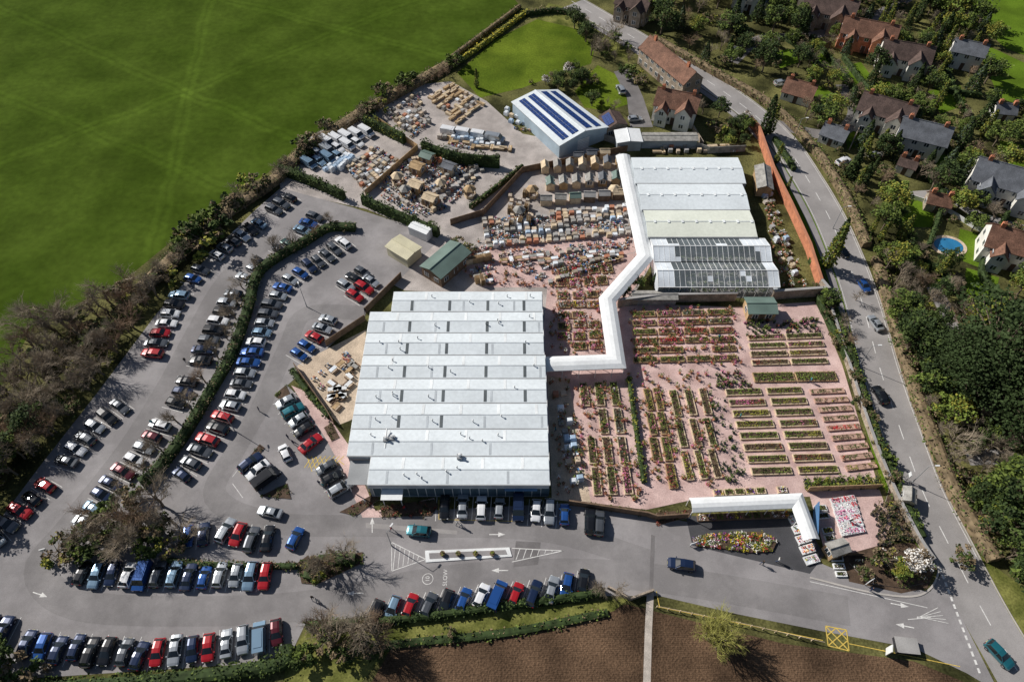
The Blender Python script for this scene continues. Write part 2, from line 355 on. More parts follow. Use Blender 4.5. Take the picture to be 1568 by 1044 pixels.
text('SLOW',682,884,.95,math.pi/2); text('10',655,886,.9,math.pi/2)
mb=MB(); x,y=G(655,886); vs=[];fs=[]
for i in range(24):
    t=i*math.pi/12; vs+=[(x+.8*math.cos(t),y+.8*math.sin(t),.040),(x+.9*math.cos(t),y+.9*math.sin(t),.040)]
    fs.append((2*i,2*i+1,(2*i+3)%48,(2*i+2)%48))
mb.add(vs,fs,m_white); mb.obj('painted_speed_roundel')
mb=MB(); line(mb,(356,740),(372,762),.1,.036,m_white);line(mb,(356,730),(370,712),.1,.040,m_white);line(mb,(1425,945),(1390,948),.12,.040,m_white)
for k in range(5): line(mb,(1436+k*4,930+k*6),(1404,946-k*.6),.09,.044+.005*k,m_white)
line(mb,(1240,890),(1420,930),.1,.038,m_white)
mb.obj('painted_lines')
# ---------------------------------------------------------------- main building
def bayroof(r,w,x0,x1,y0,y1,ev,rise,mr,mw,over=.0):
    ym=(y0+y1)/2
    r.slab([(x0,y0,ev),(x1,y0,ev),(x1,ym,ev+rise),(x0,ym,ev+rise)],.12,mr)
    r.slab([(x0,ym,ev+rise),(x1,ym,ev+rise),(x1,y1,ev),(x0,y1,ev)],.12,mr)
    for x in (x0+.03,x1-.03): w.poly([(x,y0,ev-.13),(x,y1,ev-.13),(x,ym,ev+rise-.13)],mw)
    w.box((x0+x1)/2,(y0+y1)/2,0,x1-x0-.1,y1-y0-.004,ev-.13,mw)
roof,walls,lights,gut,fr,vent=MB(),MB(),MB(),MB(),MB(),MB()
Y0=50.1; n=8; bw=(93.2-50.1)/n
for i in range(n):
    y0=Y0+i*bw; y1=y0+bw-.01
    xl=-24.2 if i in (0,7) else -28.4; xr=6.3-(.2 if i>4 else 0)
    ev=4.4; rise=.42
    bayroof(roof,walls,xl,xr,y0,y1,ev,rise,m_roof,m_wallg)
    gut.box((xl+xr)/2,y0,ev-.02,xr-xl,.22,.06,m_gut)
    gut.box((xl+xr)/2,(y0+y1)/2,ev+rise-.02,xr-xl,.2,.05,m_gutl)
    gut.box(xr+.06,(y0+y1)/2,ev-.3,.12,bw-.05,.35,m_frame); gut.box(xl-.06,(y0+y1)/2,ev-.3,.12,bw-.05,.35,m_frame)
    def onslope(x,t0,t1,w,m,h):
        ya,yb=y0+bw/2*t0,y0+bw/2*t1
        lights.slab([(x-w/2,ya,ev+rise*t0+h),(x+w/2,ya,ev+rise*t0+h),(x+w/2,yb,ev+rise*t1+h),(x-w/2,yb,ev+rise*t1+h)],.02,m)
    def onback(x,t0,t1,w,m,h):
        ya,yb=y0+bw/2*(1+t0),y0+bw/2*(1+t1)
        lights.slab([(x-w/2,ya,ev+rise*(1-t0)+h),(x+w/2,ya,ev+rise*(1-t0)+h),(x+w/2,yb,ev+rise*(1-t1)+h),(x-w/2,yb,ev+rise*(1-t1)+h)],.02,m)
    if i>=2:
        for x in (-20.2,-12.6,-4.9,2.4):
            if i==2 and x>-5: continue
            if i==7 and x<-22: continue
            onslope(x,.10,.95,.55,m_skyl,.03)
    for k in range(10):
        x=xl+2.2+k*3.4+ (i%2)*1.1
        if x<xr-1:
            if k%2: onback(x,.05,.9,.5,m_skyw,.03)
            if k%3==0: onslope(x+.9,.1,.9,.4,m_gutl,.025)
    for k in range(5):
        x=xl+2+R()*(xr-xl-4); yy=y0+bw*(.2+.6*R()); vent.cyl((x,yy,ev),(x,yy,ev+.9),.08,.08,8,m_gut); vent.cyl((x,yy,ev+.9),(x,yy,ev+1.02),.18,.08,8,m_frame)
for x,y in ((-22,58.5),(-20.9,58.8),(-9,55.2)):
    vent.box(x,y,4.6,.9,.9,.5,m_gut); vent.cyl((x,y,5.1),(x,y,5.8),.22,.22,10,m_frame)
vent.cyl((-22,57,4.6),(-22,60.5,5.2),.12,.12,8,m_frame)
for k in range(20):
    x=-23.6+k*1.5
    if x>5.5: break
    fr.box(x,Y0-.03,0,.1,.14,3.9,m_frame)
    fr.box(x+.75,Y0+.02,.35 if k%5!=3 else .05,1.38,.06,2.9,m_shopg)
fr.box(-9,Y0-.06,3.4,30.4,.14,.7,m_gutl); fr.box(-9,Y0-.02,0,30.2,.1,.33,m_wallg)
fr.box(1.5,Y0-.2,2.6,5.5,.1,.8,m_bluep)
por=MB()
px,py=G(600,757,3); por.box(px,py+.2,2.9,3.6,2.4,.15,m_canopy)
for a in (-1.5,1.5): por.box(px+a,py-.7,0,.12,.12,2.9,m_frame)
por.box(-26.2,53,3.2,3.6,4.6,.15,m_gut)
for a in (-27.8,-24.8): por.box(a,51,0,.15,.15,3.2,m_frame)
group('garden_centre_building',{'roof':roof,'walls':walls,'rooflights':lights,'gutters':gut,'shopfront':fr,'roof_vents':vent,'entrance_porch':por})
# ---------------------------------------------------------------- right sheds + greenhouse
ys=[137.7,127.9,118.7,109.8]
roof,walls,gut,lights=MB(),MB(),MB(),MB()
for i in range(3):
    y1,y0=ys[i]-.01,ys[i+1]; xl,xr=29.3+i*.4,(55.6,54.6,54.4)[i]
    mr=m_roofc if i==2 else m_roof
    bayroof(roof,walls,xl,xr,y0,y1,3.7,.6,mr,m_wallg)
    gut.box((xl+xr)/2,y0,3.66,xr-xl,.3,.08,m_gut); gut.box((xl+xr)/2,(y0+y1)/2,4.28,xr-xl,.22,.05,m_gutl)
    for k in range(8):
        x=xl+2+k*3.1; lights.box(x,(y0+y1)/2,4.32,.5,.9,.08,m_skyw)
group('covered_sales_building',{'roof':roof,'walls':walls,'gutters':gut,'roof_vents':lights})
bars,pan,inn,base=MB(),MB(),MB(),MB()
yg=[109.7,102.5,95.3]; xl,xr=30.6,56.0
for i in range(2):
    y1,y0=yg[i],yg[i+1]; ym=(y0+y1)/2; ev,ri=3.4,1.3
    nx=22; dx=(xr-xl)/nx
    for (ya,za,yb,zb) in ((y0,ev,ym,ev+ri),(ym,ev+ri,y1,ev)):
        for k in range(nx):
            for j in range(3):
                t0,t1=j/3,(j+1)/3
                wht=(k<3 or k>19 or (i==0 and k<5 and j==0) or (k>16 and i==0 and ya==ym) or R()<.04)
                a=[(xl+k*dx+.03,ya+(yb-ya)*t0,za+(zb-za)*t0),(xl+(k+1)*dx-.03,ya+(yb-ya)*t0,za+(zb-za)*t0),(xl+(k+1)*dx-.03,ya+(yb-ya)*t1,za+(zb-za)*t1),(xl+k*dx+.03,ya+(yb-ya)*t1,za+(zb-za)*t1)]
                pan.poly(a,m_panew if wht else m_pane)
            bars.cyl((xl+k*dx,ya,za),(xl+k*dx,yb,zb),.05,.05,4,m_frame)
        bars.cyl((xr,ya,za),(xr,yb,zb),.07,.07,4,m_frame)
    for y,z in ((y0,ev),(ym,ev+ri),(y1,ev)): bars.box((xl+xr)/2,y,z-.02,xr-xl,.14,.1,m_frame)
    for k in range(nx+1):
        if k%2==0: bars.box(xl+k*dx,y0,0,.08,.08,ev,m_frame)
    for x in (xl,xr): bars.poly([(x,y0,ev),(x,y1,ev),(x,ym,ev+ri)],m_frame)
    for j in range(3):
        yy=y0+1.4+j*2.2
        for k in range(8):
            x=xl+2+k*3; inn.box(x,yy,.0,2.4,1.1,.7,m_woodg)
            p=np.random.uniform([-1.1,-.5,.7],[1.1,.5,1.3],(50,3))+[x,yy,0]; inn.leaves(p,.35,[f_m,f_d,f_l])
for x in (xl,xr): pan.poly([(x,95.3,0.4),(x,109.7,.4),(x,109.7,3.4),(x,95.3,3.4)],m_panew)
pan.poly([(xl,95.3,.4),(xr,95.3,.4),(xr,95.3,3.4),(xl,95.3,3.4)],m_pane)
base.box((xl+xr)/2,102.5,.02,xr-xl,14.4,.06,m_patch)
group('greenhouse',{'glazing_bars':bars,'glass_panes':pan,'plant_benches':inn,'floor_slab':base})
# ---------------------------------------------------------------- covered walkways
def walkway(name,pts,w=3.4,z=3.2):
    path=P(pts,z); mb=MB(); po=MB(); h=w/2
    prof=[(-h,z-.25),(-h,z),(-h*.5,z+.42),(0,z+.55),(h*.5,z+.42),(h,z),(h,z-.25),(h-.06,z-.25),(h*.5,z+.3),(0,z+.43),(-h*.5,z+.3),(-h+.06,z-.25)]
    loft(mb,path,prof,m_canopy)
    for s in (-h+.15,h-.15):
        for x,y,a in resample(offs(path,s),3.2): po.box(x,y,0,.1,.1,z-.1,m_frame,a)
    group(name,{'roof':mb,'posts':po})
walkway('covered_walkway',[(835,557),(944,553),(930,459),(988,393),(954,238)])
walkway('entrance_canopy',[(1058,773),(1221,766),(1243,826)],2.6,2.8)
mb=MB(); x,y=G(1247,815); 
mb.box(x+.2,y+1.5,0,.15,6,2.6,m_bluep,-.3); mb.obj('blue_side_panel')
# ---------------------------------------------------------------- generic gabled building
def windowset(mb,a,b,z0,z1,m=m_glass,every=2.6,wd=1.1,fm=None):
    a=Vector((*a,0));b=Vector((*b,0)); d=b-a; L=d.length
    if L<2: return
    ang=math.atan2(d.y,d.x); n=max(1,int(L/every))
    for k in range(n):
        p=a+d*((k+.5)/n)
        mb.box(p.x,p.y,z0,wd+.16,.12,z1-z0,fm or m_frame,ang)
        for s in (-.27,.27):
            q=p+d.normalized()*s*wd; mb.box(q.x,q.y,z0+.08,wd*.42,.16,z1-z0-.16,m,ang)
def gabled(name,Q,ev,rise,mr,mw,storeys=1,chim=False,solar=0,win=True,extra=None,over=.3,big=False):
    q=[Vector((*p,0)) for p in Q]
    rf,wl,wn,dr=MB(),MB(),MB(),MB()
    ax=((q[3]-q[0])+(q[2]-q[1])).normalized(); sx=((q[1]-q[0])+(q[2]-q[3])).normalized()
    m0=(q[0]+q[1])/2; m1=(q[3]+q[2])/2
    e=[q[0]-ax*over-sx*over,q[1]-ax*over+sx*over,q[2]+ax*over+sx*over,q[3]+ax*over-sx*over]
    r0=m0-ax*over; r1=m1+ax*over; zv=Vector((0,0,1))
    drop=rise*over/max(.5,(q[1]-q[0]).length/2)
    A=[e[0]+zv*(ev-drop),r0+zv*(ev+rise),r1+zv*(ev+rise),e[3]+zv*(ev-drop)]
    B=[r0+zv*(ev+rise),e[1]+zv*(ev-drop),e[2]+zv*(ev-drop),r1+zv*(ev+rise)]
    rf.slab(A,.14,mr); rf.slab(B,.14,mr)
    rf.cyl(A[1]+zv*.02,A[2]+zv*.02,.12,.12,6,mr)
    xy=[(p.x,p.y) for p in q]
    n=4; vs=[(x,y,0) for x,y in xy]+[(x,y,ev-.08) for x,y in xy]
    wl.add(vs,[(i,(i+1)%n,n+(i+1)%n,n+i) for i in range(n)],mw)
    wl.poly([(*xy[0],ev-.08),(*xy[1],ev-.08),(m0.x,m0.y,ev+rise-.15)],mw); wl.poly([(*xy[3],ev-.08),(*xy[2],ev-.08),(m1.x,m1.y,ev+rise-.15)],mw)
    if win:
        for s in range(storeys):
            z0=.9+s*2.6; 
            for i in range(4):
                windowset(wn,xy[i],xy[(i+1)%4],z0,z0+1.2)
        mm=(q[0]+q[3])/2; dr.box(mm.x,mm.y,0,1.0,.22,2.1,m_door,math.atan2(ax.y,ax.x))
    if big:
        c=(q[2]+q[3])/2; a=math.atan2(sx.y,sx.x); dr.box(c.x,c.y,0,3.4,.2,3.2,m_frame,a)
        for k in range(6): dr.box(c.x,c.y,.3+k*.5,3.3,.24,.06,m_gut,a)
    if chim:
        for t in ((.12,.85) if chim==2 else (.15,)):
            p=m0+(m1-m0)*t; wl.box(p.x,p.y,ev+rise*.5,.9,.7,rise*.5+.9,m_brick,math.atan2(ax.y,ax.x))
            for s in (-.2,.2): wl.cyl((p.x+s,p.y,ev+rise+.9),(p.x+s,p.y,ev+rise+1.25),.12,.1,8,m_terra)
    pn=MB()
    def panels(S,t0,t1,s0,s1,nx,ny):
        a,b,c,d=S
        nrm=(b-a).cross(d-a).normalized(); 
        if nrm.z<0: nrm=-nrm
        def pt(t,s): 
            lo=a+(d-a)*t; hi=b+(c-b)*t; return lo+(hi-lo)*s+nrm*.14
        for i in range(nx):
            for j in range(ny):
                g=.006
                ta,tb=t0+(t1-t0)*i/nx+g/2,t0+(t1-t0)*(i+1)/nx-g/2; sa,sb=s0+(s1-s0)*j/ny+g,s0+(s1-s0)*(j+1)/ny-g
                pn.slab([pt(ta,sa),pt(tb,sa),pt(tb,sb),pt(ta,sb)],.05,m_solar)
    if solar==2:
        panels(A,.05,.95,.22,.47,14,2); panels(A,.05,.95,.60,.86,14,2); panels([B[1],B[0],B[3],B[2]],.05,.95,.22,.46,14,2); panels([B[1],B[0],B[3],B[2]],.05,.95,.60,.86,14,2)
    if solar==1: panels(A,.15,.85,.2,.85,6,3)
    if solar==3: panels([B[1],B[0],B[3],B[2]],.15,.85,.3,.85,8,2)
    return group(name,{'roof':rf,'walls':wl,'windows':wn,'door':dr,'solar_panels':pn})
gabled('solar_roof_barn',[G(785,156,4),G(854,138,4),G(930,194,4),G(857,222,4)],4.0,1.6,m_roof,m_wallb,solar=2,win=False,big=True)
gabled('solar_roof_cottage',[G(918,178,3),G(948,172,3),G(960,190,3),G(928,198,3)],3,1.3,m_tile2,m_stone,solar=1)
gabled('flat_white_store',[G(942,200,3),G(978,198,3),G(983,216,3),G(946,218,3)],3,.4,m_canopy,m_wallg,win=False)
def rectQ(u,v,L,W,rot):
    x,y=G(u,v); c,s=math.cos(rot),math.sin(rot)
    return [(x+a*c-b*s,y+a*s+b*c) for a,b in ((-L/2,-W/2),(-L/2,W/2),(L/2,W/2),(L/2,-W/2))]
HX=[]
def house(u,v,L,W,rot,st=2,mr=m_tile,mw=m_wallw,wing=True,name='detached_house',solar=0,rise=None):
    if name=='detached_house': L*=.95; W*=.92
    ev=2.4*st+.2; HX.append((*G(u,v),max(L,W)*.48+.8))
    HX.append((*G(u-6,v+26),3.0))
    rot=math.radians(rot); rise=rise or W*.42
    a=gabled(name,rectQ(u,v,L,W,rot),ev,rise,mr,mw,st,chim=2,solar=solar)
    if wing:
        x,y=G(u,v); c,s=math.cos(rot),math.sin(rot)
        for ox,k in ((L*.24,.28),(-L*.27,.22)):
            oy=-W*.35
            wl=[(ox-W*k,oy+W*.3),(ox+W*k,oy+W*.3),(ox+W*k,oy-W*.45),(ox-W*k,oy-W*.45)]
            b=gabled('cross_wing',[(x+p*c-q*s,y+p*s+q*c) for p,q in wl],ev-.05-(0 if k>.25 else .6),W*k,mr,mw,st,chim=False)
            b.parent=a
    return a
house(1022,120,21,6.5,-62,2,m_tile,m_stone,False,'stone_farmhouse')
house(1032,180,11,7,-20,2,m_tile,m_wallw,True,'farmhouse_annex')
house(1262,36,16,9,-25,2,m_tile2,m_stone)
house(1320,72,16,8,-22,2,m_tile,m_brick,solar=3)
house(1375,106,14,8,-20,2,m_tile2,m_wallw)
house(1345,192,14,8,-30,2,m_tile2,m_wallw)
house(1400,228,12,8,-25,2,m_slate,m_wallw,False)
house(1220,150,8,6,-30,1,m_tile,m_wallw,False,'bungalow')
house(1273,216,6,5,-35,1,m_slate,m_wallw,False,'garage')
house(1383,262,4,3.4,-30,1,m_tile2,m_wallw,False,'garden_store')
house(1532,300,18,9,-28,2,m_slate,m_wallw)
house(1545,398,15,8,-25,2,m_tile,m_wallw)
house(1430,318,5,4,-20,1,m_tile,m_stone,False,'outbuilding')
house(968,28,11,7,-30,2,m_tile2,m_stone,True)
house(1150,10,12,8,-25,2,m_slate,m_wallw)
house(1220,2,12,8,-25,2,m_tile,m_wallw)
house(1530,180,5,4,-10,1,m_slate,m_wallw,False,'garden_studio')
house(1470,100,9,6,-25,2,m_slate,m_wallw,False)
mb=MB(); x,y=G(1452,377); HX.append((x,y,6)); HX.append((*G(1446,388),5))
vs=[(x+4*math.cos(t*math.pi/16),y+3.4*math.sin(t*math.pi/16)) for t in range(32)]; mb.prism(vs,0,.12,m_sand,m_sand)
vs=[(x+3.2*math.cos(t*math.pi/16),y+2.6*math.sin(t*math.pi/16)) for t in range(32)]; mb.prism(vs,.1,.15,m_frame,m_water); mb.obj('swimming_pool')
gabled('cream_storage_cabin',rectQ(620,392,6.2,4.4,math.radians(-38)),2.9,.3,m_cream,m_cream,win=False)
gabled('green_roof_hut',rectQ(684,412,9.5,5.6,math.radians(52)),3.2,.9,m_greenroof,m_woodd,win=True)
gabled('green_roof_kiosk',rectQ(1160,480,5.6,4,0),2.7,.6,m_greenroof,m_wood,win=True)
gabled('white_container',rectQ(645,360,5,2.4,math.radians(-30)),2.4,.15,m_canopy,m_canopy,win=False,over=.05)
gabled('yard_lean_to',rectQ(1000,462,9,2,0),2.2,.3,m_woodg,m_woodg,win=False)
gabled('side_store',rectQ(1165,285,8,3.4,math.radians(82)),2.8,.8,m_woodg,m_wood,win=False)
gabled('side_store',rectQ(1022,222,14,3,0),2.6,.3,m_woodg,m_wallg,win=False)
gabled('sales_hut',rectQ(1276,845,3.2,2.2,.3),2.2,.5,m_woodg,m_wood,win=True,over=.15)
gabled('sales_hut',rectQ(1385,765,2.6,2.0,1.2),2.1,.5,m_woodg,m_woodl,win=True,over=.15)
def shed(u,v,L,W,rot,mr,mw,ev=2.0):
    gabled('garden_shed',rectQ(u,v,L,W,math.radians(rot)),ev,.6,mr,mw,win=L>2.6,over=.12)
RM=(m_woodg,m_greyp,m_woodg,m_woodl,m_greenroof,m_slate,m_slate,m_greyp)
for k in range(7): shed(834+k*19,262-k*1.5,2.4,1.8,90+U(-4,4),random.choice(RM),random.choice((m_wood,m_woodl,m_woodg)))
for k in range(6): shed(842+k*20,287-k*1.6,2.7,2.0,90+U(-4,4),random.choice(RM),random.choice((m_wood,m_woodl)))
for k in range(6): shed(836+k*22,312-k*1.8,2.6,2.0,U(-5,5),random.choice(RM),random.choice((m_wood,m_woodl,m_woodd)))
for u,v in ((905,243),(925,241),(885,246)): shed(u,v,2.4,1.8,0,random.choice(RM),m_woodl)
for u,v,m in ((638,292,m_woodl),(660,312,m_woodl),(690,240,m_woodg),(640,264,m_wood),(655,248,m_greenroof),(688,264,m_slate)): shed(u,v,3.2,2.8,-28,m,random.choice((m_woodl,m_wood)),2.2)
def gazebo(u,v,r,m):
    x,y=G(u,v); rf,po=MB(),MB()
    ring=[(x+r*math.cos(t*math.pi/3),y+r*math.sin(t*math.pi/3),2.2) for t in range(6)]
    for k in range(6):
        rf.poly([ring[k],ring[(k+1)%6],(x,y,3.3)],m); po.cyl((x+(r-.2)*math.cos(k*math.pi/3),y+(r-.2)*math.sin(k*math.pi/3),0),(x+(r-.2)*math.cos(k*math.pi/3),y+(r-.2)*math.sin(k*math.pi/3),2.25),.06,.06,6,m_wood)
        a,b=ring[k],ring[(k+1)%6]; po.box((a[0]+b[0])/2*.92+x*.08,(a[1]+b[1])/2*.92+y*.08,.02,r*.8,.06,.8,m_woodl,math.atan2(b[1]-a[1],b[0]-a[0]))
    group('gazebo',{'roof':rf,'posts':po})
for q in ((610,280,1.7,m_woodl),(720,300,1.6,m_wood),(795,332,1.6,m_woodg),(676,290,1.5,m_woodl),(622,300,1.6,m_woodg),(940,300,1.7,m_woodl),(815,300,1.6,m_wood)): gazebo(*q)
# ---------------------------------------------------------------- walls, fences
wall('brick_wall',P([(1140,185),(1158,205),(1180,268),(1208,325),(1235,385),(1252,440)]),.5,2.6,m_brick,m_terra)
wall('stone_wall',P([(1252,440),(1262,452),(1180,458)]),.5,2.6,m_stone,m_greyp)
wall('stone_wall',P([(945,470),(1010,462),(1125,460)]),.45,2.4,m_stone,m_greyp)
wall('boundary_wall',smooth(P([(1262,452),(1290,540),(1325,650),(1362,745),(1400,822),(1425,860)])),.4,1.4,m_stone,m_greyp)
wall('front_wall',P([(870,772),(990,790),(1005,795),(1052,792)]),.25,1.7,m_woodd)
wall('fence',P([(1235,752),(1345,748)]),.12,1.8,m_wood)
wall('fence',P([(1262,848),(1320,850)]),.12,1.1,m_woodd)
wall('fence',P([(500,530),(560,490)]),.12,1.8,m_woodd)
wall('fence',P([(452,562),(500,630),(512,650)]),.12,1.6,m_woodd)
wall('fence',P([(560,480),(600,440),(615,425)]),.15,1.8,m_woodd)
wall('fence',P([(690,345),(740,330),(800,265),(960,232)]),.12,1.9,m_woodd)
wall('fence',P([(575,185),(640,230),(560,300)]),.12,1.8,m_wood)
wall('fence',P([(870,175),(880,200),(945,222),(1060,225),(1085,235),(1140,232)]),.12,1.9,m_woodg)
wall('stone_wall',P([(1060,200),(1075,225)]),.3,1.6,m_stone)
wall('white_rail_fence',P([(1383,300),(1440,318),(1490,350),(1568,385)]),.12,1.1,m_frame)
wall('garden_wall',P([(1300,160),(1320,185),(1300,230)]),.25,1.4,m_stone)
wall('bridge_parapet',P([(930,900),(965,918),(1000,905)]),.3,1.0,m_stone)
# ---------------------------------------------------------------- hedges
def hedge(name,path,w,h,mats,dens=1.0,size=.42,core=True,corem=None,sm=True):
    if sm: path=smooth(path)
    mb=MB()
    if core: loft(mb,path,[(-w*.36,0),(-w*.36,h*.7),(-w*.15,h*.85),(w*.15,h*.85),(w*.36,h*.7),(w*.36,0)],corem or f_d)
    pts=resample(path,.25); A=[]
    for x,y,a in pts:
        k=int(dens*(w+h)*2.6+R())
        hh=h*(1+.18*math.sin(x*1.7+y*1.1)+.12*math.sin(x*.6-y*2.3)); ww=w*(1+.2*math.sin(x*1.3-y*.9)+.1*math.sin(x*2.9))
        for _ in range(k):
            t=U(-1,1); z=hh*math.sqrt(R()); lim=ww/2*(1-.35*(z/hh)**3)
            o=t*lim if R()<.5 or z>hh*.85 else math.copysign(lim,t)
            A.append((x-math.sin(a)*o+U(-.2,.2),y+math.cos(a)*o+U(-.2,.2),z+U(-.1,.15)))
    mb.leaves(A,size,mats); return mb.obj(name)
G1=[f_d,f_d,f_m]; G2=[f_m,f_m,f_l,f_d]; GB=[f_m,f_br,f_br,f_d]
hedge('car_park_hedge',P([(545,352),(505,352),(470,372),(425,398),(395,425),(380,480),(355,548),(318,612),(282,672),(240,725),(218,742)]),2.4,1.9,[f_d,f_d,f_m,f_br],1.0)
hedge('conifer_hedge',P([(432,266),(480,284),(528,306)]),1.8,3.2,[f_d,f_m,f_m],1.1)
hedge('conifer_hedge',P([(557,312),(610,336),(672,362)]),1.8,3.2,[f_d,f_m,f_m],1.1)
hedge('conifer_hedge',P([(560,192),(590,205),(620,220)]),1.8,3.5,[f_m,f_m,f_y,f_l],1.1)
hedge('conifer_hedge',P([(648,232),(700,250),(765,256)]),1.8,3.8,[f_d,f_m],1.1)
hedge('low_hedge',P([(720,320),(760,290),(800,258)]),1.2,1.6,[f_br,f_m],.9)
hedge('gorse_hedge',P([(702,97),(752,62),(808,20)]),1.4,1.5,[f_g,f_y,f_y,f_m],1.1,corem=f_y)
hedge('field_hedge',P([(692,90),(740,54),(796,12)]),1.6,1.3,[f_br,f_d,f_m],.6,corem=f_br)
hedge('field_hedge',P([(700,95),(620,140),(545,182),(462,240),(418,282),(340,335),(262,405),(215,450)]),4.0,2.0,GB,.6,corem=f_br)
hedge('paddock_hedge',P([(806,25),(860,20),(900,40)]),1.6,1.8,GB,.8)
hedge('roadside_hedge',P([(1240,400),(1262,440),(1300,540),(1334,650),(1372,745),(1410,825)]),1.6,1.5,[f_m,f_l,f_d,f_l],.9)
hedge('roadside_hedge',P([(1185,215),(1215,262)]),1.6,1.5,G2,.9)
hedge('roadside_hedge',P([(1340,400),(1362,480),(1385,560),(1420,660),(1460,760),(1520,860)]),3,2.0,[f_br,f_l,f_m],.6,corem=f_br)
hedge('roadside_hedge',P([(1000,62),(1100,118),(1180,165),(1240,225),(1290,300),(1325,380)]),2.6,2.2,[f_br,f_l,f_m],.7,corem=f_br)
hedge('front_hedge',P([(470,958),(620,948),(800,925),(925,908)]),1.4,1.3,G1,1)
hedge('bank_hedge',P([(500,1000),(620,985),(780,968),(930,938)]),1.6,.6,[f_m,f_l,f_br],.5)
hedge('bottom_hedge',P([(-40,1058),(200,1048),(420,1020),(440,990)]),2.5,1.8,G2,.8)
hedge('island_hedge',P([(473,888),(490,862),(545,856)]),2.6,1.3,[f_m,f_l,f_d],.9)
hedge('island_hedge',P([(250,858),(330,866),(455,868)]),1.2,1.0,GB,.8)
hedge('entrance_hedge',P([(448,568),(478,610),(505,640)]),1.2,1.2,G2,.9)
hedge('garden_hedge',P([(962,580),(972,650),(985,740)]),.9,1.2,[f_l,f_m,f_y],.9)
for q in ([(1300,560),(1250,460)],[(1420,380),(1440,300),(1400,260)],[(1480,300),(1440,220),(1380,200)],[(1290,90),(1340,150),(1400,160)],[(1200,60),(1250,100),(1230,140)],[(1540,330),(1500,420),(1560,470)],[(1430,60),(1480,180),(1560,210)],[(1395,400),(1440,420),(1500,500)],[(1520,460),(1568,500)],[(1240,60),(1300,130),(1310,180)],[(1350,60),(1420,130),(1500,150)]):
    hedge('garden_hedge',P(q),1.3,1.8,random.choice((G1,G2)),.7)
def strip_bed(px,mats=G2,dens=3):
    xy=P(px); mb=MB(); mb.prism(xy,.0,.14,m_kerb,m_mulch); xs=[p[0] for p in xy]; ys_=[p[1] for p in xy]
    ar=(max(xs)-min(xs))*(max(ys_)-min(ys_))
    for _ in range(int(ar*dens*.5)):
        p=(U(min(xs),max(xs)),U(min(ys_),max(ys_)))
        if inside(p,xy): r=U(.25,.6); mb.clump(p[0],p[1],.1,r,r*U(.8,1.4),22,.22,[random.choice(mats),random.choice(mats)])
    mb.obj('planting_strip')
strip_bed([(372,712),(398,680),(406,686),(380,716)],[f_br,f_d]); strip_bed([(398,760),(440,740),(446,764)],[f_br,f_d,f_m])
strip_bed([(520,784),(575,755),(580,765),(545,790)],[f_br,f_r,f_m]); strip_bed([(582,775),(665,765),(672,775),(660,790),(585,792)],[f_br,f_d,f_m,f_r])
strip_bed([(420,605),(438,590),(450,615),(436,620)],[f_m,f_l]); strip_bed([(496,655),(508,648),(520,670),(508,676)],[f_m,f_br])
strip_bed([(455,862),(472,850),(485,895),(462,893)],[f_m,f_l,f_d]); strip_bed([(485,895),(472,860),(555,845),(556,862)],[f_m,f_l,f_l])
strip_bed([(1005,785),(1060,780),(1056,792),(1005,805)],[f_m,f_br,f_l,f_r]); strip_bed([(1300,862),(1345,845),(1400,838),(1425,870),(1415,893),(1380,900),(1330,893)],[f_br,f_l,f_m,f_w],2)
strip_bed([(870,765),(985,780),(990,790),(872,774)],[f_l,f_m,f_br])
strip_bed([(1355,770),(1395,830),(1405,822),(1362,745)],[f_l,f_m,f_y])
# ---------------------------------------------------------------- plant beds
PB={'green':[f_m,f_l,f_f,f_l],'yellow':[f_y,f_f,f_l,f_y],'mix':[f_m,f_r,f_y,f_l,f_br,f_f,f_p],'red':[f_r,f_rr,f_br,f_m,f_l],'flower':[f_p,f_w,f_yy,f_v,f_l,f_o],'pale':[f_b,f_l,f_w,f_m],'low':[f_br,f_l,f_m],'hot':[f_rr,f_o,f_p,f_yy,f_l],'stall':[f_rr,f_p,f_w,f_w,f_p],'pink':[f_p,f_l,f_r,f_w,f_m],'russet':[f_br,f_r,f_y,f_br]}
def bed(cx,cy,L,W,rot,pal,h=.5,frm=m_woodl,dens=1.0,name='plant_bed',base=m_mulch,zb=.35):
    mb=MB(); c,s=math.cos(rot),math.sin(rot); T=lambda a,b:(cx+a*c-b*s,cy+a*s+b*c)
    for a,b,l,w in ((0,-W/2,L,.16),(0,W/2,L,.16)): x,y=T(a,b); mb.box(x,y,.02,l+.16,w,zb,frm,rot)
    for a in (-L/2,L/2): x,y=T(a,0); mb.box(x,y,.02,.16,W-.17,zb,frm,rot)
    mb.box(cx,cy,.02,L-.17,W-.17,zb-.06,base,rot)
    nl=max(2,int(L/.48)); nw=max(1,round(W/.55)); ms=PB[pal]; cur=random.choice(ms)
    for i in range(nl):
        if R()<.3: cur=random.choice(ms)
        for j in range(nw):
            if R()>dens*.86: continue
            x,y=T(-L/2+(i+.5)*L/nl+U(-.06,.06),-W/2+(j+.5)*W/nw+U(-.06,.06)); hh=h*U(.6,1.3)
            mb.clump(x,y,zb-.05,.27,hh,14,.22,[cur,cur,random.choice(ms)])
    mb.obj(name)
def lerpq(Q,s,t):
    a=[Q[0][i]+(Q[1][i]-Q[0][i])*s for i in (0,1)]; b=[Q[3][i]+(Q[2][i]-Q[3][i])*s for i in (0,1)]
    return (a[0]+(b[0]-a[0])*t,a[1]+(b[1]-a[1])*t)
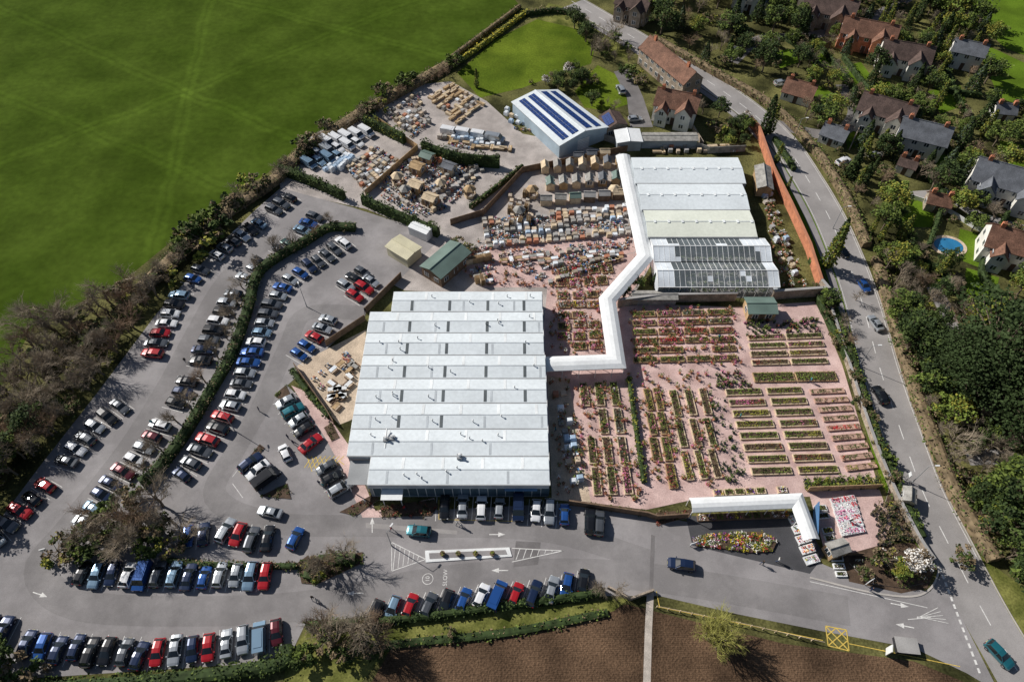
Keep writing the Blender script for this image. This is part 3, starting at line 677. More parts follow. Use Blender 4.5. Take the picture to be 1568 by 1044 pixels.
def bedgrid(px,nx,ny,fx,fy,pals,h=.5,frm=m_woodl,skip=.05,jit=0,**k):
    Q=P(px)
    for i in range(nx):
        for j in range(ny):
            if R()<skip: continue
            s0,s1=(i+.5-fx/2)/nx,(i+.5+fx/2)/nx; t0,t1=(j+.5-fy/2)/ny,(j+.5+fy/2)/ny
            a=lerpq(Q,s0,(t0+t1)/2);b=lerpq(Q,s1,(t0+t1)/2);c=lerpq(Q,(s0+s1)/2,t0);d=lerpq(Q,(s0+s1)/2,t1)
            L=math.hypot(b[0]-a[0],b[1]-a[1]); W=math.hypot(d[0]-c[0],d[1]-c[1])
            bed((a[0]+b[0])/2+U(-jit,jit),(a[1]+b[1])/2+U(-jit,jit),L,W,math.atan2(b[1]-a[1],b[0]-a[0]),random.choice(pals),h*U(.8,1.2),frm,**k)
bedgrid([(966,476),(1118,472),(1132,556),(968,560)],4,6,.88,.52,['mix','green','pink','red','pale','russet'],.7,m_wood)
bedgrid([(1142,512),(1258,508),(1270,560),(1150,563)],2,4,.92,.52,['green','low','russet','mix'],.45,m_woodl,0)
bedgrid([(1150,568),(1278,566),(1284,588),(1154,590)],2,1,.94,.6,['green','green'],.6,m_wood,0)
bedgrid([(1104,594),(1228,590),(1292,728),(1148,732)],2,8,.84,.56,['yellow','russet','yellow','mix','yellow','green','low'],.4,m_woodl,0)
bedgrid([(1236,594),(1290,592),(1345,720),(1298,726)],1,9,.94,.46,['low','mix','russet','red'],.3,m_woodp,0,dens=.8,base=m_woodp)
bedgrid([(1018,596),(1088,593),(1108,735),(1046,740)],3,3,.46,.86,['mix','green','russet','low'],.55,m_woodl)
bedgrid([(984,595),(1012,593),(1042,750),(1000,752)],2,4,.62,.88,['mix','green','red','pink'],.8,m_wood)
bedgrid([(880,585),(950,583),(975,760),(905,762)],3,4,.5,.86,['green','mix','russet','pale'],.6,m_woodl)
bedgrid([(852,446),(918,444),(925,538),(850,540)],3,6,.75,.6,['mix','red','green','pale','flower','pink'],.55,m_wood,.05,.2)
bedgrid([(852,410),(945,402),(925,440),(850,444)],4,2,.75,.6,['hot','red','mix','green'],.5,m_wood,.05,.2)
bedgrid([(1270,764),(1307,758),(1324,815),(1288,822)],2,6,.92,.8,['stall'],.3,m_frame,0,dens=1.1,base=m_wrapw)
bedgrid([(1205,790),(1225,785),(1255,862),(1235,868)],2,5,.85,.7,['flower','hot'],.35,m_frame,0,base=m_wrapw)
bedgrid([(1065,788),(1205,782),(1210,794),(1068,799)],10,1,.85,.8,['flower','green','mix','flower'],.5,m_woodd,0)
bedgrid([(1240,762),(1262,762),(1282,840),(1268,845)],1,7,.8,.7,['flower','green','pale'],.5,m_frame,.1)
bedgrid([(1075,750),(1205,744),(1205,756),(1075,762)],8,1,.8,.7,['flower','hot','green'],.4,m_woodl,.1)
bedgrid([(1268,850),(1290,850),(1298,885),(1280,885)],1,3,.8,.6,['pale','green'],.4,m_frame,0)
mb=MB(); bp=P([(1060,826),(1075,820),(1130,815),(1168,815),(1190,828),(1182,844),(1150,846),(1100,839),(1068,836)]); mb.prism(bp,.02,.35,m_terra,m_mulch)
for k in range(150):
    p=(U(min(a[0] for a in bp),max(a[0] for a in bp)),U(min(a[1] for a in bp),max(a[1] for a in bp)))
    cc=random.choice([f_yy,f_yy,f_w,f_w,f_o,f_p,f_rr,f_l,f_l,f_v])
    for _ in range(4):
        q=(p[0]+U(-.6,.6),p[1]+U(-.5,.5))
        if inside(q,bp): mb.clump(q[0],q[1],.3,.3,.35,16,.2,[cc,cc,f_l])
mb.obj('raised_flower_bed')
def potmass(name,px,n,mats,pot=m_terra,r=(.25,.6),hh=(.6,1.6)):
    xy=P(px); xs=[p[0] for p in xy]; yy=[p[1] for p in xy]; mb=MB(); k=0
    while k<n:
        p=(U(min(xs),max(xs)),U(min(yy),max(yy)))
        if not inside(p,xy): continue
        k+=1; rr=U(*r); h=U(*hh); mb.cyl((p[0],p[1],.02),(p[0],p[1],.4),.18,.26,8,pot)
        m1=random.choice(mats); mb.clump(p[0],p[1],.4,rr,h,26,.22,[m1,m1,random.choice(mats)])
    mb.obj(name)
SM=[f_m,f_l,f_l,f_f,f_r,f_br,f_m,f_p]
potmass('potted_shrubs',[(962,472),(1122,470),(1138,560),(966,562)],160,SM,m_terra,hh=(.5,1.2))
potmass('potted_shrubs',[(960,565),(1085,570),(1110,745),(990,755)],150,SM,m_terra,hh=(.5,1.3))
potmass('potted_shrubs',[(865,585),(950,585),(985,770),(900,765)],120,SM,m_terra,hh=(.5,1.3))
potmass('potted_shrubs',[(845,400),(950,395),(925,440),(940,540),(840,545)],170,[f_m,f_l,f_r,f_br,f_p,f_w,f_l])
potmass('potted_shrubs',[(1140,492),(1250,488),(1262,510),(1142,514)],80,SM,m_dark,(.3,.5),(.5,1.1))
potmass('potted_shrubs',[(1090,570),(1140,570),(1150,595),(1095,595)],40,SM,m_dark,(.3,.5),(.5,1.1))
potmass('potted_trees',[(1330,775),(1375,765),(1400,830),(1345,840)],90,[f_br,f_d,f_br],m_dark,(.2,.4),(1.2,2.2))
potmass('potted_shrubs',[(838,580),(872,580),(895,765),(850,762)],50,[f_l,f_m,f_br,f_w])
potmass('potted_shrubs',[(1085,595),(1104,595),(1146,738),(1110,740)],40,[f_m,f_d,f_l],m_dark,(.35,.55),(.8,1.5))
potmass('potted_shrubs',[(1230,735),(1345,728),(1350,748),(1235,752)],110,[f_m,f_l,f_y,f_f],m_dark)
potmass('potted_shrubs',[(1165,270),(1178,300),(1235,440),(1190,440)],70,[f_l,f_m,f_br,f_w])
potmass('potted_shrubs',[(690,400),(740,365),(800,362),(835,440),(740,440)],70,[f_l,f_m,f_br,f_r])
# ---------------------------------------------------------------- goods displays in yard
def item(mb,x,y,rot,kind):
    if kind=='pallet':
        for k in (-.45,0,.45): mb.box(x+k*math.cos(rot),y+k*math.sin(rot),.02,.1,1.0,.1,m_wood,rot)
        mb.box(x,y,.12,1.2,1.0,.04,m_woodl,rot); h=U(.4,1.1); m=random.choice((m_greyp,m_sand,m_wrapw,m_woodg,m_stone,m_terra,m_gravel,m_woodl,m_greyp,m_woodg))
        mb.box(x,y,.165,1.1,.92,h,m,rot,.94)
    elif kind=='pot':
        for k in range(6):
            a,b=(k%3-1)*.42+U(-.05,.05),(k//3-.5)*.6+U(-.05,.05); r=U(.14,.26); m=random.choice((m_terra,m_bluep,m_greyp,m_greyp,m_dark,m_sand,m_wrapw)); h=U(.3,.7)
            X=x+a*math.cos(rot)-b*math.sin(rot); Y=y+a*math.sin(rot)+b*math.cos(rot)
            mb.cyl((X,Y,.02),(X,Y,h),r*.7,r,8,m)
            if R()<.3: mb.clump(X,Y,h-.05,r*1.2,r*1.5,14,.2,[random.choice((f_m,f_l,f_br,f_r,f_p))])
    elif kind=='wrap':
        m=random.choice((m_wrapw,m_wrapw,m_wrapb)); h=U(.9,1.5); mb.box(x,y,.02,1.25,1.05,h*.8,m,rot,.97); mb.box(x,y,.02+h*.8,1.2,1.0,h*.2,m,rot,.7)
    elif kind=='table':
        mb.box(x,y,.72,1.6,.8,.05,random.choice((m_wood,m_woodg,m_frame,m_wrapw)),rot)
        for a in (-.7,.7):
            for b in (-.3,.3): mb.box(x+a*math.cos(rot)-b*math.sin(rot),y+a*math.sin(rot)+b*math.cos(rot),.02,.07,.07,.7,m_woodd,rot)
        for b in (-.75,.75): mb.box(x-b*math.sin(rot),y+b*math.cos(rot),.42,1.5,.3,.05,m_woodd,rot); mb.box(x-b*math.sin(rot),y+b*math.cos(rot),.02,1.2,.08,.4,m_woodd,rot)
    elif kind=='timber':
        L=U(1.8,3.0); 
        for k in range(4): 
            for j in range(3): mb.box(x-(j-1)*.3*math.sin(rot),y+(j-1)*.3*math.cos(rot),.1+k*.16,L*U(.9,1),.26,.13,random.choice((m_wood,m_woodl,m_woodl)),rot)
        for a in (-.7,.7): mb.box(x+a*math.cos(rot),y+a*math.sin(rot),.02,.1,1,.08,m_woodd,rot)
    elif kind=='panel':
        for a in range(5): mb.box(x-a*.22*math.sin(rot),y+a*.22*math.cos(rot),.02,1.8,.05,1.8,random.choice((m_wood,m_woodl)),rot)
def display(name,px,nx,ny,kinds,jit=.12,skip=.1,rot0=0,turn=True):
    Q=P(px); ra=math.atan2(Q[1][1]-Q[0][1],Q[1][0]-Q[0][0])+rot0
    for j in range(ny):
        mb=MB(); kd=random.choice(kinds)
        for i in range(nx):
            if R()<.25: kd=random.choice(kinds)
            if R()<skip: continue
            x,y=lerpq(Q,(i+.5)/nx,(j+.5)/ny); item(mb,x+U(-jit,jit),y+U(-jit,jit),ra+U(-.06,.06)+(math.pi/2 if turn and R()<.15 else 0),kd)
        if mb.f: mb.obj(name)
display('paving_slab_pallets',[(735,335),(962,322),(967,362),(745,382)],22,7,['pallet','pallet','pot','pot','wrap','pallet'])
display('garden_pot_display',[(740,390),(968,366),(950,398),(848,438)],18,6,['pot','pot','table','pallet','pot'])
display('garden_pot_display',[(700,385),(745,375),(760,435),(735,440)],4,6,['pot','table','panel'])
display('statuary_display',[(600,250),(670,235),(745,262),(690,320)],13,9,['pot','pallet','pot','table','pot'],.2)
display('statuary_display',[(600,250),(690,320),(640,335),(575,300)],9,6,['pallet','pot','pot'],.2)
display('timber_stacks',[(655,150),(690,128),(745,160),(700,195)],6,7,['timber','timber','pallet'],.3)
display('timber_stacks',[(775,295),(812,290),(820,345),(778,350)],3,8,['pallet','panel','pot'],.15,rot0=1.2)
display('aggregate_bags',[(492,262),(530,236),(545,242),(520,268)],6,3,['wrap'],.1,.04)
display('paving_slab_pallets',[(530,258),(575,225),(612,248),(560,298)],9,10,['pallet','pallet','pot'],.1,.06)
display('paving_slab_pallets',[(665,208),(740,216),(795,232),(690,228)],11,3,['pallet','wrap','pot','timber'],.3)
display('paving_slab_pallets',[(590,175),(640,140),(660,190),(630,215)],7,7,['pallet','pot','pallet'],.2,.12)
display('paving_slab_pallets',[(840,322),(960,316),(962,322),(840,330)],13,1,['pallet','pot'],.2,.1)
display('yard_stores',[(760,160),(785,170),(830,215),(800,215)],3,5,['pallet','wrap','pot'],.3,.3)
display('patio_furniture',[(475,582),(530,535),(548,560),(520,635)],5,5,['table','pot','table'],.4,.3)
display('side_yard_stock',[(1160,290),(1180,285),(1225,425),(1200,430)],2,14,['pallet','pot','wrap'],.3,.2)
display('side_yard_stock',[(1000,225),(1130,222),(1130,236),(1000,236)],12,2,['pallet','pot','timber'],.3,.3)
display('bagged_compost',[(845,600),(868,598),(895,740),(872,745)],2,12,['wrap','pallet','pot'],.3,.3)
display('trolley_park',[(505,595),(530,592),(530,612),(505,614)],3,2,['table'],.1,0)
# ---------------------------------------------------------------- trees
def bare_proto(seed,m,nn=(5,5,5,5),spread=.72,r0=.022):
    random.seed(seed); mb=MB(); 
    def br(p,d,L,r,lev):
        q=p+d*L
        if lev<3:
            mid=p+d*(L*.5)+Vector((U(-1,1),U(-1,1),U(-1,1)))*L*.07
            mb.cyl(p,mid,r,r*.8,5 if lev<2 else 3,m_bark if lev<2 else m,False); mb.cyl(mid,q,r*.8,r*.55,5 if lev<2 else 3,m_bark if lev<2 else m,False)
        else: mb.cyl(p,q,r,r*.4,3,m,False)
        if lev>=len(nn): return
        for k in range(nn[lev]):
            t=U(.3,1); a=U(0,6.28); dd=(d+Vector((math.cos(a),math.sin(a),U(-.3,.45)))*spread*U(.7,1.4)).normalized()
            br(p+(q-p)*t,dd,L*U(.55,.82),r*.5,lev+1)
    br(Vector((0,0,0)),Vector((0,0,1)),.32,r0,0)
    return mb.mesh('bare_tree_mesh')
def leafy_proto(seed,mats,rad=.42,cz=.6,rz=.38,ncl=34,nl=50,size=.062):
    random.seed(seed); np.random.seed(seed); mb=MB()
    mb.cyl((0,0,0),(0,0,.45),.03,.018,7,m_bark,False)
    for k in range(ncl):
        a=U(0,6.28); e=math.asin(U(-.7,1)); q=U(.45,1)
        c=(rad*q*math.cos(a)*math.cos(e),rad*q*math.sin(a)*math.cos(e),cz+rz*q*math.sin(e))
        mb.cyl((0,0,U(.2,.42)),c,.012,.004,4,m_bark,False)
        mt=[random.choice(mats)]*2+[random.choice(mats)]
        p=np.random.normal(size=(nl,3)); p/=np.linalg.norm(p,axis=1)[:,None]; p*=np.random.uniform(.5,1.05,nl)[:,None]
        mb.leaves(p*[.13,.13,.10]*U(.7,1.3)+list(c),size,mt,.8)
    return mb.mesh('leafy_tree_mesh')
def cone_proto(seed,mats,rad=.2,n=1200,pw=.8,size=.055,z0=.08):
    random.seed(seed); np.random.seed(seed); mb=MB(); mb.cyl((0,0,0),(0,0,.95),.025,.004,6,m_bark,False)
    t=np.random.uniform(0,1,n)**1.3; a=np.random.uniform(0,6.28,n)
    r=rad*(1-t)**pw*(np.random.uniform(.55,1.08,n))*(1+.15*np.sin(a*5+t*30))
    if pw<.5: r*=np.minimum(1,(t+.05)*5)
    p=np.stack([r*np.cos(a),r*np.sin(a),z0+t*(1-z0)],1); mb.leaves(p,size,mats,.4); return mb.mesh('conifer_mesh')
BARE=[bare_proto(i,m_twig) for i in (1,2,4)]+[bare_proto(3,m_twigr)]; BUD=[bare_proto(5,m_twigg,r0=.03),bare_proto(6,m_twigg,r0=.03)]
EVER=[leafy_proto(11,[f_d,f_d,f_m]),leafy_proto(12,[f_d,f_m,f_m]),leafy_proto(13,[f_m,f_d,f_l])]
FRESH=[leafy_proto(14,[f_m,f_l,f_l]),leafy_proto(15,[f_l,f_f,f_y])]; BIG=[leafy_proto(16,[f_d,f_d,f_d],.5,.55,.4,90,70,.035)]
SHR=[leafy_proto(17,[f_m,f_d,f_br],.55,.42,.4,18,40,.11),leafy_proto(18,[f_br,f_br,f_m],.55,.42,.4,18,40,.10),leafy_proto(19,[f_l,f_m],.55,.42,.4,18,40,.11),leafy_proto(20,[f_br,f_y,f_m],.55,.42,.4,18,40,.10)]
CON=[cone_proto(21,[f_d,f_d,f_m]),cone_proto(22,[f_d,f_m,f_b],.24)]; CYP=[cone_proto(23,[f_d,f_d,f_m],.13,1100,.45,.05,.02),cone_proto(24,[f_m,f_y,f_l],.14,1100,.45,.05,.02)]
BLO=[leafy_proto(25,[f_w,f_w,f_br])]
random.seed(99)
KN={'bare':('bare_tree',BARE),'bud':('budding_tree',BUD),'ever':('evergreen_tree',EVER),'fresh':('leafy_tree',FRESH),'big':('holm_oak_tree',BIG),'shr':('shrub',SHR),'con':('conifer_tree',CON),'cyp':('cypress_tree',CYP),'blo':('blossom_tree',BLO)}
def tree(kind,x,y,h,sx=1):
    n,ms=KN[kind]; return inst(n,random.choice(ms),x,y,U(0,6.28),h*sx*U(.9,1.12),h)
def T(kind,u,v,h,sx=1): x,y=G(u,v); tree(kind,x,y,h,sx)
lawnxy=[P(q) for q in LAWNS]
def scatter(px,n,kinds,hr,avoid=True,mind=2.2):
    xy=P(px); xs=[p[0] for p in xy]; yy=[p[1] for p in xy]; k=0; tries=0; pts=[]
    while k<n and tries<n*30:
        tries+=1; p=(U(min(xs),max(xs)),U(min(yy),max(yy)))
        if not inside(p,xy): continue
        if any((p[0]-a)**2+(p[1]-b)**2<r*r for a,b,r in HX): continue
        if avoid and any(inside(p,q) for q in lawnxy) : continue
        if any((p[0]-a)**2+(p[1]-b)**2<mind**2 for a,b in pts): continue
        pts.append(p); k+=1; kd=random.choice(kinds); h=U(*hr)
        if kd=='shr': h*=.45
        if kd in('cyp','con'): h*=1.1
        tree(kd,p[0],p[1],h)
ALL=['bare','bare','ever','fresh','fresh','shr','shr','shr','con','cyp','bare']
scatter([(1010,-60),(1260,-60),(1240,50),(1200,110),(1150,130),(1060,90),(985,40)],85,['bare','ever','bare','shr','fresh','con'],(6,10))
scatter([(1240,-60),(1480,-60),(1560,170),(1600,200),(1600,480),(1480,470),(1350,420),(1300,290),(1230,190),(1200,110)],310,ALL,(4.5,8.5),mind=2.4)
scatter([(1345,400),(1480,470),(1600,560),(1600,860),(1530,830),(1460,720),(1400,600),(1370,500)],160,['bare','bare','ever','shr','shr','bare','fresh'],(5,9.5),mind=2.6)
scatter([(1470,760),(1600,840),(1600,940),(1540,880)],18,['bare','ever','shr'],(5,8))
scatter([(1300,-120),(1470,-120),(1470,-40),(1300,-40)],15,ALL,(6,10)); scatter([(780,-60),(1300,-150),(1300,-40),(880,-30)],45,['bare','ever','shr'],(7,11))
scatter([(-60,640),(20,555),(70,505),(130,478),(200,440),(235,470),(170,555),(100,650),(30,715),(-60,800)],105,['bare','bare','bare','bare','shr','bare','shr'],(6,10.5),mind=2.0)
for u,v,h in ((70,500,11),(95,495,12),(50,520,10),(120,505,10)): T('bare',u,v,h,1.2)
for x,y,a in resample(smooth(P([(700,100),(620,143),(545,184),(462,240),(418,285),(340,338),(262,408),(205,460)])),2.6):
    tree(random.choice(('bare','bare','bare','shr')),x+U(-2.2,2.2),y+U(-2.2,2.2),U(3.5,7))
for x,y,a in resample(smooth(P([(395,320),(325,378),(245,465),(200,530),(150,600),(95,680),(40,740)])),5.0):
    tree(random.choice(('bare','bare','bare','shr')),x-2+U(-1.5,.5),y+U(-1.5,1.5),U(6.5,10))
for u,v,h,k in ((225,800,13,'bare'),(190,800,12,'bare'),(250,775,12,'bare'),(160,815,11,'bare'),(120,835,9,'bare'),(205,770,5,'shr'),(265,800,10,'bare'),(230,830,11,'bare'),(140,845,5,'shr'),(98,850,5,'shr'),(290,830,8,'bare'),(178,842,5,'shr'),(235,845,5,'shr'),(170,790,5,'shr'),(215,815,5,'shr'),(250,815,5,'shr'),(120,850,4,'shr'),(205,840,11,'bare'),(135,820,4,'shr'),(180,820,4,'shr'),(270,840,4,'shr'),
  (545,980,14,'bare'),(515,990,12,'bare'),(580,985,11,'bare'),(500,965,10,'bare'),(560,960,9,'bare'),(530,1000,4,'shr'),(560,1000,4,'shr'),(500,985,4,'shr'),(1095,985,11,'bud'),(1078,975,9,'bud'),(1102,972,10,'bud'),(1088,978,10,'bud'),(500,868,9,'bare'),(530,858,9,'bare'),(485,875,4,'shr'),(515,865,7,'bare'),(920,900,6,'bare'),(945,905,5,'bare'),
  (1500,575,20,'big'),(1460,600,14,'big'),(1530,650,15,'big'),(1440,570,13,'big'),(1548,560,15,'big'),(1560,770,14,'ever'),(1520,780,12,'ever'),
  (1264,410,13,'cyp'),(1275,385,10,'cyp'),(1168,208,12,'cyp'),(1178,205,9,'cyp'),(1188,250,6,'cyp'),(1205,290,4,'cyp'),(1395,868,5,'blo'),(1140,190,4,'blo'),(870,115,4,'blo'),(905,130,5,'shr'),
  (730,135,6,'cyp'),(905,85,10,'bare'),(925,75,10,'bare'),(940,60,9,'bare'),(890,130,5,'ever'),(835,130,3,'blo'),(960,120,5,'shr'),(855,128,4,'ever'),(880,112,4,'ever'),(980,130,5,'shr'),(1075,175,6,'bare'),(1100,180,6,'ever'),(1120,200,6,'bare'),(1095,205,5,'shr'),(1300,272,9,'cyp'),(1318,245,8,'cyp'),(1360,240,8,'con'),(1310,290,7,'cyp'),(1440,60,9,'con'),
  (1420,90,10,'con'),(1440,270,9,'con'),(1450,30,9,'fresh'),(1500,190,9,'con'),(1490,688,6,'con'),(1470,860,4,'shr'),(1560,880,8,'ever'),(700,378,3,'shr'),(720,385,3,'shr'),
  (10,1030,8,'ever'),(50,1040,6,'shr'),(-10,1000,7,'ever'),(470,1010,4,'shr'),(690,970,2,'shr'),(1352,862,4,'shr'),(1320,880,2.5,'shr'),(1375,880,3,'fresh'),(955,455,3.5,'ever'),(975,440,3.5,'ever'),(1000,435,3.5,'con'),(1265,470,5,'ever'),(1283,500,5,'bare'),(1300,530,6,'bare'),(1310,460,5,'bare')):
    T(k,u,v,h)
for x,y,a in resample(smooth(P([(520,345),(480,368),(430,400),(390,435),(372,500),(345,560),(305,625),(262,690),(225,730),(150,790)])),5.0):
    tree('bare',x-1.5+U(-1,.3),y+U(-1,1),U(5.5,8.5))
for u,v,h in ((20,700,7),(0,730,8),(-30,780,8),(60,660,7)): T('ever',u,v,h)
for x,y,a in resample(smooth(P([(1248,440),(1285,520),(1310,600),(1345,690),(1385,780)])),3.0): tree(random.choice(('shr','shr','bare')),x+U(-1,1),y,U(1.8,3.4))
scatter([(860,20),(900,35),(970,80),(985,120),(960,110),(920,95)],16,['bare','shr','ever'],(4,7))
scatter([(1100,190),(1140,180),(1150,225),(1110,225)],10,['shr','ever','fresh'],(3,5))
scatter([(800,130),(870,110),(950,165),(930,175),(880,150)],14,['shr','ever','bare'],(2,5))
# ---------------------------------------------------------------- vehicles
def paint(n,c,metal=.3): return mk('car_paint_'+n,c,.03,.5,rough=.28,fvar=0,metal=metal,coat=.8,spec=.5,det=0)
PA={'silver':paint('silver',(.46,.49,.52),.5),'white':paint('white',(.76,.77,.79),0),'black':paint('black',(.012,.013,.016)),'navy':paint('navy',(.014,.028,.075)),'blue':paint('blue',(.02,.09,.32)),'red':paint('red',(.40,.012,.018),.1),'grey':paint('grey',(.12,.13,.145),.5),'teal':paint('teal',(.02,.16,.20)),'lblue':paint('light_blue',(.22,.34,.46),.4),'green':paint('green',(.02,.06,.05)),'maroon':paint('maroon',(.10,.012,.02))}
m_cg=simple('car_glass',(.015,.02,.025),.06,spec=.9); m_tyre=simple('tyre',(.02,.02,.02),.9); m_hub=simple('alloy_wheel',(.4,.4,.42),.3,metal=.8)
m_lamp=simple('headlamp',(.75,.77,.8),.1); m_tail=simple('tail_lamp',(.45,.02,.02),.2); m_plate=simple('number_plate',(.7,.65,.3),.5); m_trim=simple('black_trim',(.02,.02,.022),.6)
SH={
'hatchback':([(-2.0,.74,.38,.66,.6,.72),(-1.93,.84,.26,.9,.66,.96),(-1.8,.87,.22,.95,.66,1.02),(-1.42,.88,.22,.96,.6,1.40),(-.4,.89,.22,.94,.62,1.49),(.25,.89,.22,.93,.60,1.42),(1.02,.88,.22,.90,.70,.98),(1.65,.85,.22,.78,.66,.84),(1.93,.78,.26,.66,.6,.72),(1.98,.70,.34,.56,.56,.6)],(2,5)),
'saloon':([(-2.25,.74,.38,.72,.62,.78),(-2.15,.84,.26,.9,.7,.97),(-1.65,.87,.22,.95,.68,1.03),(-1.05,.88,.22,.95,.58,1.38),(-.3,.89,.22,.93,.60,1.43),(.3,.89,.22,.92,.58,1.37),(1.05,.88,.22,.88,.70,.95),(1.8,.85,.22,.76,.66,.82),(2.15,.78,.26,.64,.6,.70),(2.22,.70,.34,.54,.56,.58)],(2,5)),
'estate':([(-2.25,.76,.38,.72,.62,.78),(-2.2,.86,.26,.95,.68,1.02),(-2.1,.88,.22,.98,.66,1.08),(-1.75,.9,.22,1.0,.62,1.52),(-.4,.92,.22,.98,.66,1.60),(.3,.92,.22,.97,.64,1.52),(1.0,.9,.22,.96,.74,1.06),(1.75,.88,.22,.86,.70,.94),(2.12,.8,.28,.74,.64,.80),(2.2,.72,.36,.6,.6,.66)],(2,5)),
}
def car_mesh(kind,pn):
    st,(ra,fa)=SH[kind]; m=PA[pn]; mb=MB(); vs=[]
    for x,w,zb,zt,wr,zr in st:
        pr=[(w*.93,zb),(w,zb+(zt-zb)*.5),(w*.98,zt),(wr,zr-.03 if zr-zt>.2 else zr),(wr*.55,zr+.025)]
        vs+=[(x,-a,b) for a,b in pr]+[(x,a,b) for a,b in pr[::-1]]
    n=10; mb.v.extend(vs); im=mb.mi(m); ig=mb.mi(m_cg); 
    for i in range(len(st)-1):
        for j in range(n-1):
            g=False
            if j in (2,6) and ra<=i<=fa: g=True
            if 3<=j<=5 and (i==ra or i==fa): g=True
            mb.f.append((i*n+j,i*n+j+1,(i+1)*n+j+1,(i+1)*n+j)); mb.m.append(ig if g else im)
    mb.add([vs[j] for j in range(n)],[tuple(range(n))],m); mb.add([vs[(len(st)-1)*n+j] for j in range(n)],[tuple(range(n-1,-1,-1))],m)
    W=st[4][1]; xf,xr=st[-2][0],st[1][0]
    for s in (-1,1):
        mb.cyl((-.35,s*W*.985,.94),(-.32,s*(st[4][4]+.015),st[4][5]-.02),.04,.04,4,m,False)
        a=st[fa+1]; b=st[fa]; mb.cyl((a[0],s*a[1]*.96,a[3]+.01),(b[0],s*(b[4]+.01),b[5]-.02),.04,.035,4,m,False)
        a=st[ra]; b=st[ra+1]; mb.cyl((a[0],s*a[1]*.95,a[3]+.01),(b[0],s*(b[4]+.01),b[5]-.02),.06,.05,4,m,False)
        for xx in (xr+.68,xf-.72):
            mb.cyl((xx,s*(W-.2),.31),(xx,s*(W+.015),.31),.32,.32,14,m_tyre); mb.cyl((xx,s*(W+.005),.31),(xx,s*(W+.03),.31),.2,.18,10,m_hub)
        mb.box(xf-.02,s*.56,.56,.14,.32,.14,m_lamp,-s*.25); mb.box(xr-.02,s*.62,.68,.1,.24,.2,m_tail)
        mb.box(.85,s*(W+.09),.92,.14,.18,.12,m)
    mb.box(xf+.05,0,.30,.08,.9,.14,m_trim); mb.box(xf+.06,0,.46,.06,.5,.1,m_plate); mb.box(xr-.07,0,.5,.05,.5,.1,m_plate); mb.box(xr-.05,0,.3,.08,1.3,.12,m_trim)
    return mb.mesh('car_'+kind+'_'+pn)
def van_mesh(pn):
    m=PA[pn]; mb=MB()
    pr=[(-2.5,.4),(-2.5,1.95),(1.1,2.0),(1.75,1.15),(2.45,.95),(2.5,.4)]
    vs=[(x,-.95,z) for x,z in pr]+[(x,.95,z) for x,z in pr]
    for k in (1,2): vs[k]=(pr[k][0],-.85,pr[k][1]); vs[k+6]=(pr[k][0],.85,pr[k][1])
    mb.add(vs,[(0,1,2,3,4,5),(11,10,9,8,7,6),(0,6,7,1),(1,7,8,2),(3,9,10,4),(4,10,11,5),(5,11,6,0)],m); mb.add([vs[2],vs[8],vs[9],vs[3]],[(0,1,2,3)],m_cg)
    for s in (-1,1):
        mb.poly([(.3,s*.93,1.15),(1.55,s*.935,1.15),(1.1,s*.875,1.8),(.3,s*.875,1.8)],m_cg)
        for x in (-1.6,1.6): mb.cyl((x,s*.75,.33),(x,s*.97,.33),.34,.34,14,m_tyre); mb.cyl((x,s*.96,.33),(x,s*.99,.33),.2,.18,10,m_hub)
        mb.box(2.46,s*.65,.7,.1,.3,.16,m_lamp); mb.box(-2.5,s*.8,.9,.06,.16,.4,m_tail); mb.box(1.5,s*1.05,1.15,.12,.2,.22,m_trim)
    mb.box(2.5,0,.42,.08,1.5,.2,m_trim); mb.box(-.6,0,2.0,2.4,1.3,.03,m)
    return mb.mesh('van_'+pn)
CM={}
def car(x,y,rot,kind=None,pn=None,name='parked_car'):
    pn=pn or random.choices(['silver','white','black','navy','blue','red','grey','lblue','maroon','green','teal'],[28,13,20,12,7,4,18,6,1,1,1])[0]
    kind=kind or random.choices(['hatchback','saloon','estate','van'],[46,22,28,2])[0]
    if kind=='van' and pn=='red': pn='white'
    if (kind,pn) not in CM: CM[(kind,pn)]=van_mesh(pn) if kind=='van' else car_mesh(kind,pn)
    s=U(.93,1.04); return inst('parked_van' if kind=='van' else name,CM[(kind,pn)],x,y,rot,s,z=.035)
def row(px,sp=2.5,gap=.08,skew=0,lines=True,cols={},flip=.5,sm=True,L=4.8):
    path=P(px); path=smooth(path) if sm and len(path)>2 else path; mb=MB()
    for i,(x,y,a) in enumerate(resample(path,sp)):
        h=a+math.pi/2+math.radians(skew)
        if lines: mb.box(x-math.cos(a)*sp/2,y-math.sin(a)*sp/2,.032,L,.1,.004,m_white,h)
        if R()<gap: continue
        car(x+U(-.12,.12)+math.cos(h)*U(-.3,.3),y+math.sin(h)*U(-.3,.3),h+(math.pi if R()<flip else 0)+U(-.04,.04),pn=cols.get(i))
    if mb.f: mb.obj('parking_bay_lines')
row([(444,306),(418,327),(395,347),(350,378),(302,423),(268,470),(240,535),(218,575)],2.55,.2,cols={18:'red'})
row([(185,625),(150,655),(112,695),(82,735),(45,772),(5,815),(-40,850)],2.55,.12,cols={9:'red'})
row([(482,335),(450,370),(412,398),(375,430),(348,470),(322,520),(298,572),(262,632),(220,690),(170,748),(128,800),(112,830)],2.5,.14)
row([(528,375),(492,400),(462,418),(432,447),(412,485),(395,525),(377,572),(355,622),(325,668),(295,710),(262,745)],2.5,.1,cols={22:'red',20:'red'})
row([(532,440),(548,426),(562,414)],2.5,0,cols={0:'silver'}); row([(545,455),(560,442),(575,430)],2.5,0,cols={0:'red'})
row([(458,545),(485,518),(505,490)],2.5,0,cols={0:'blue',1:'blue',2:'red',3:'silver',4:'silver'})
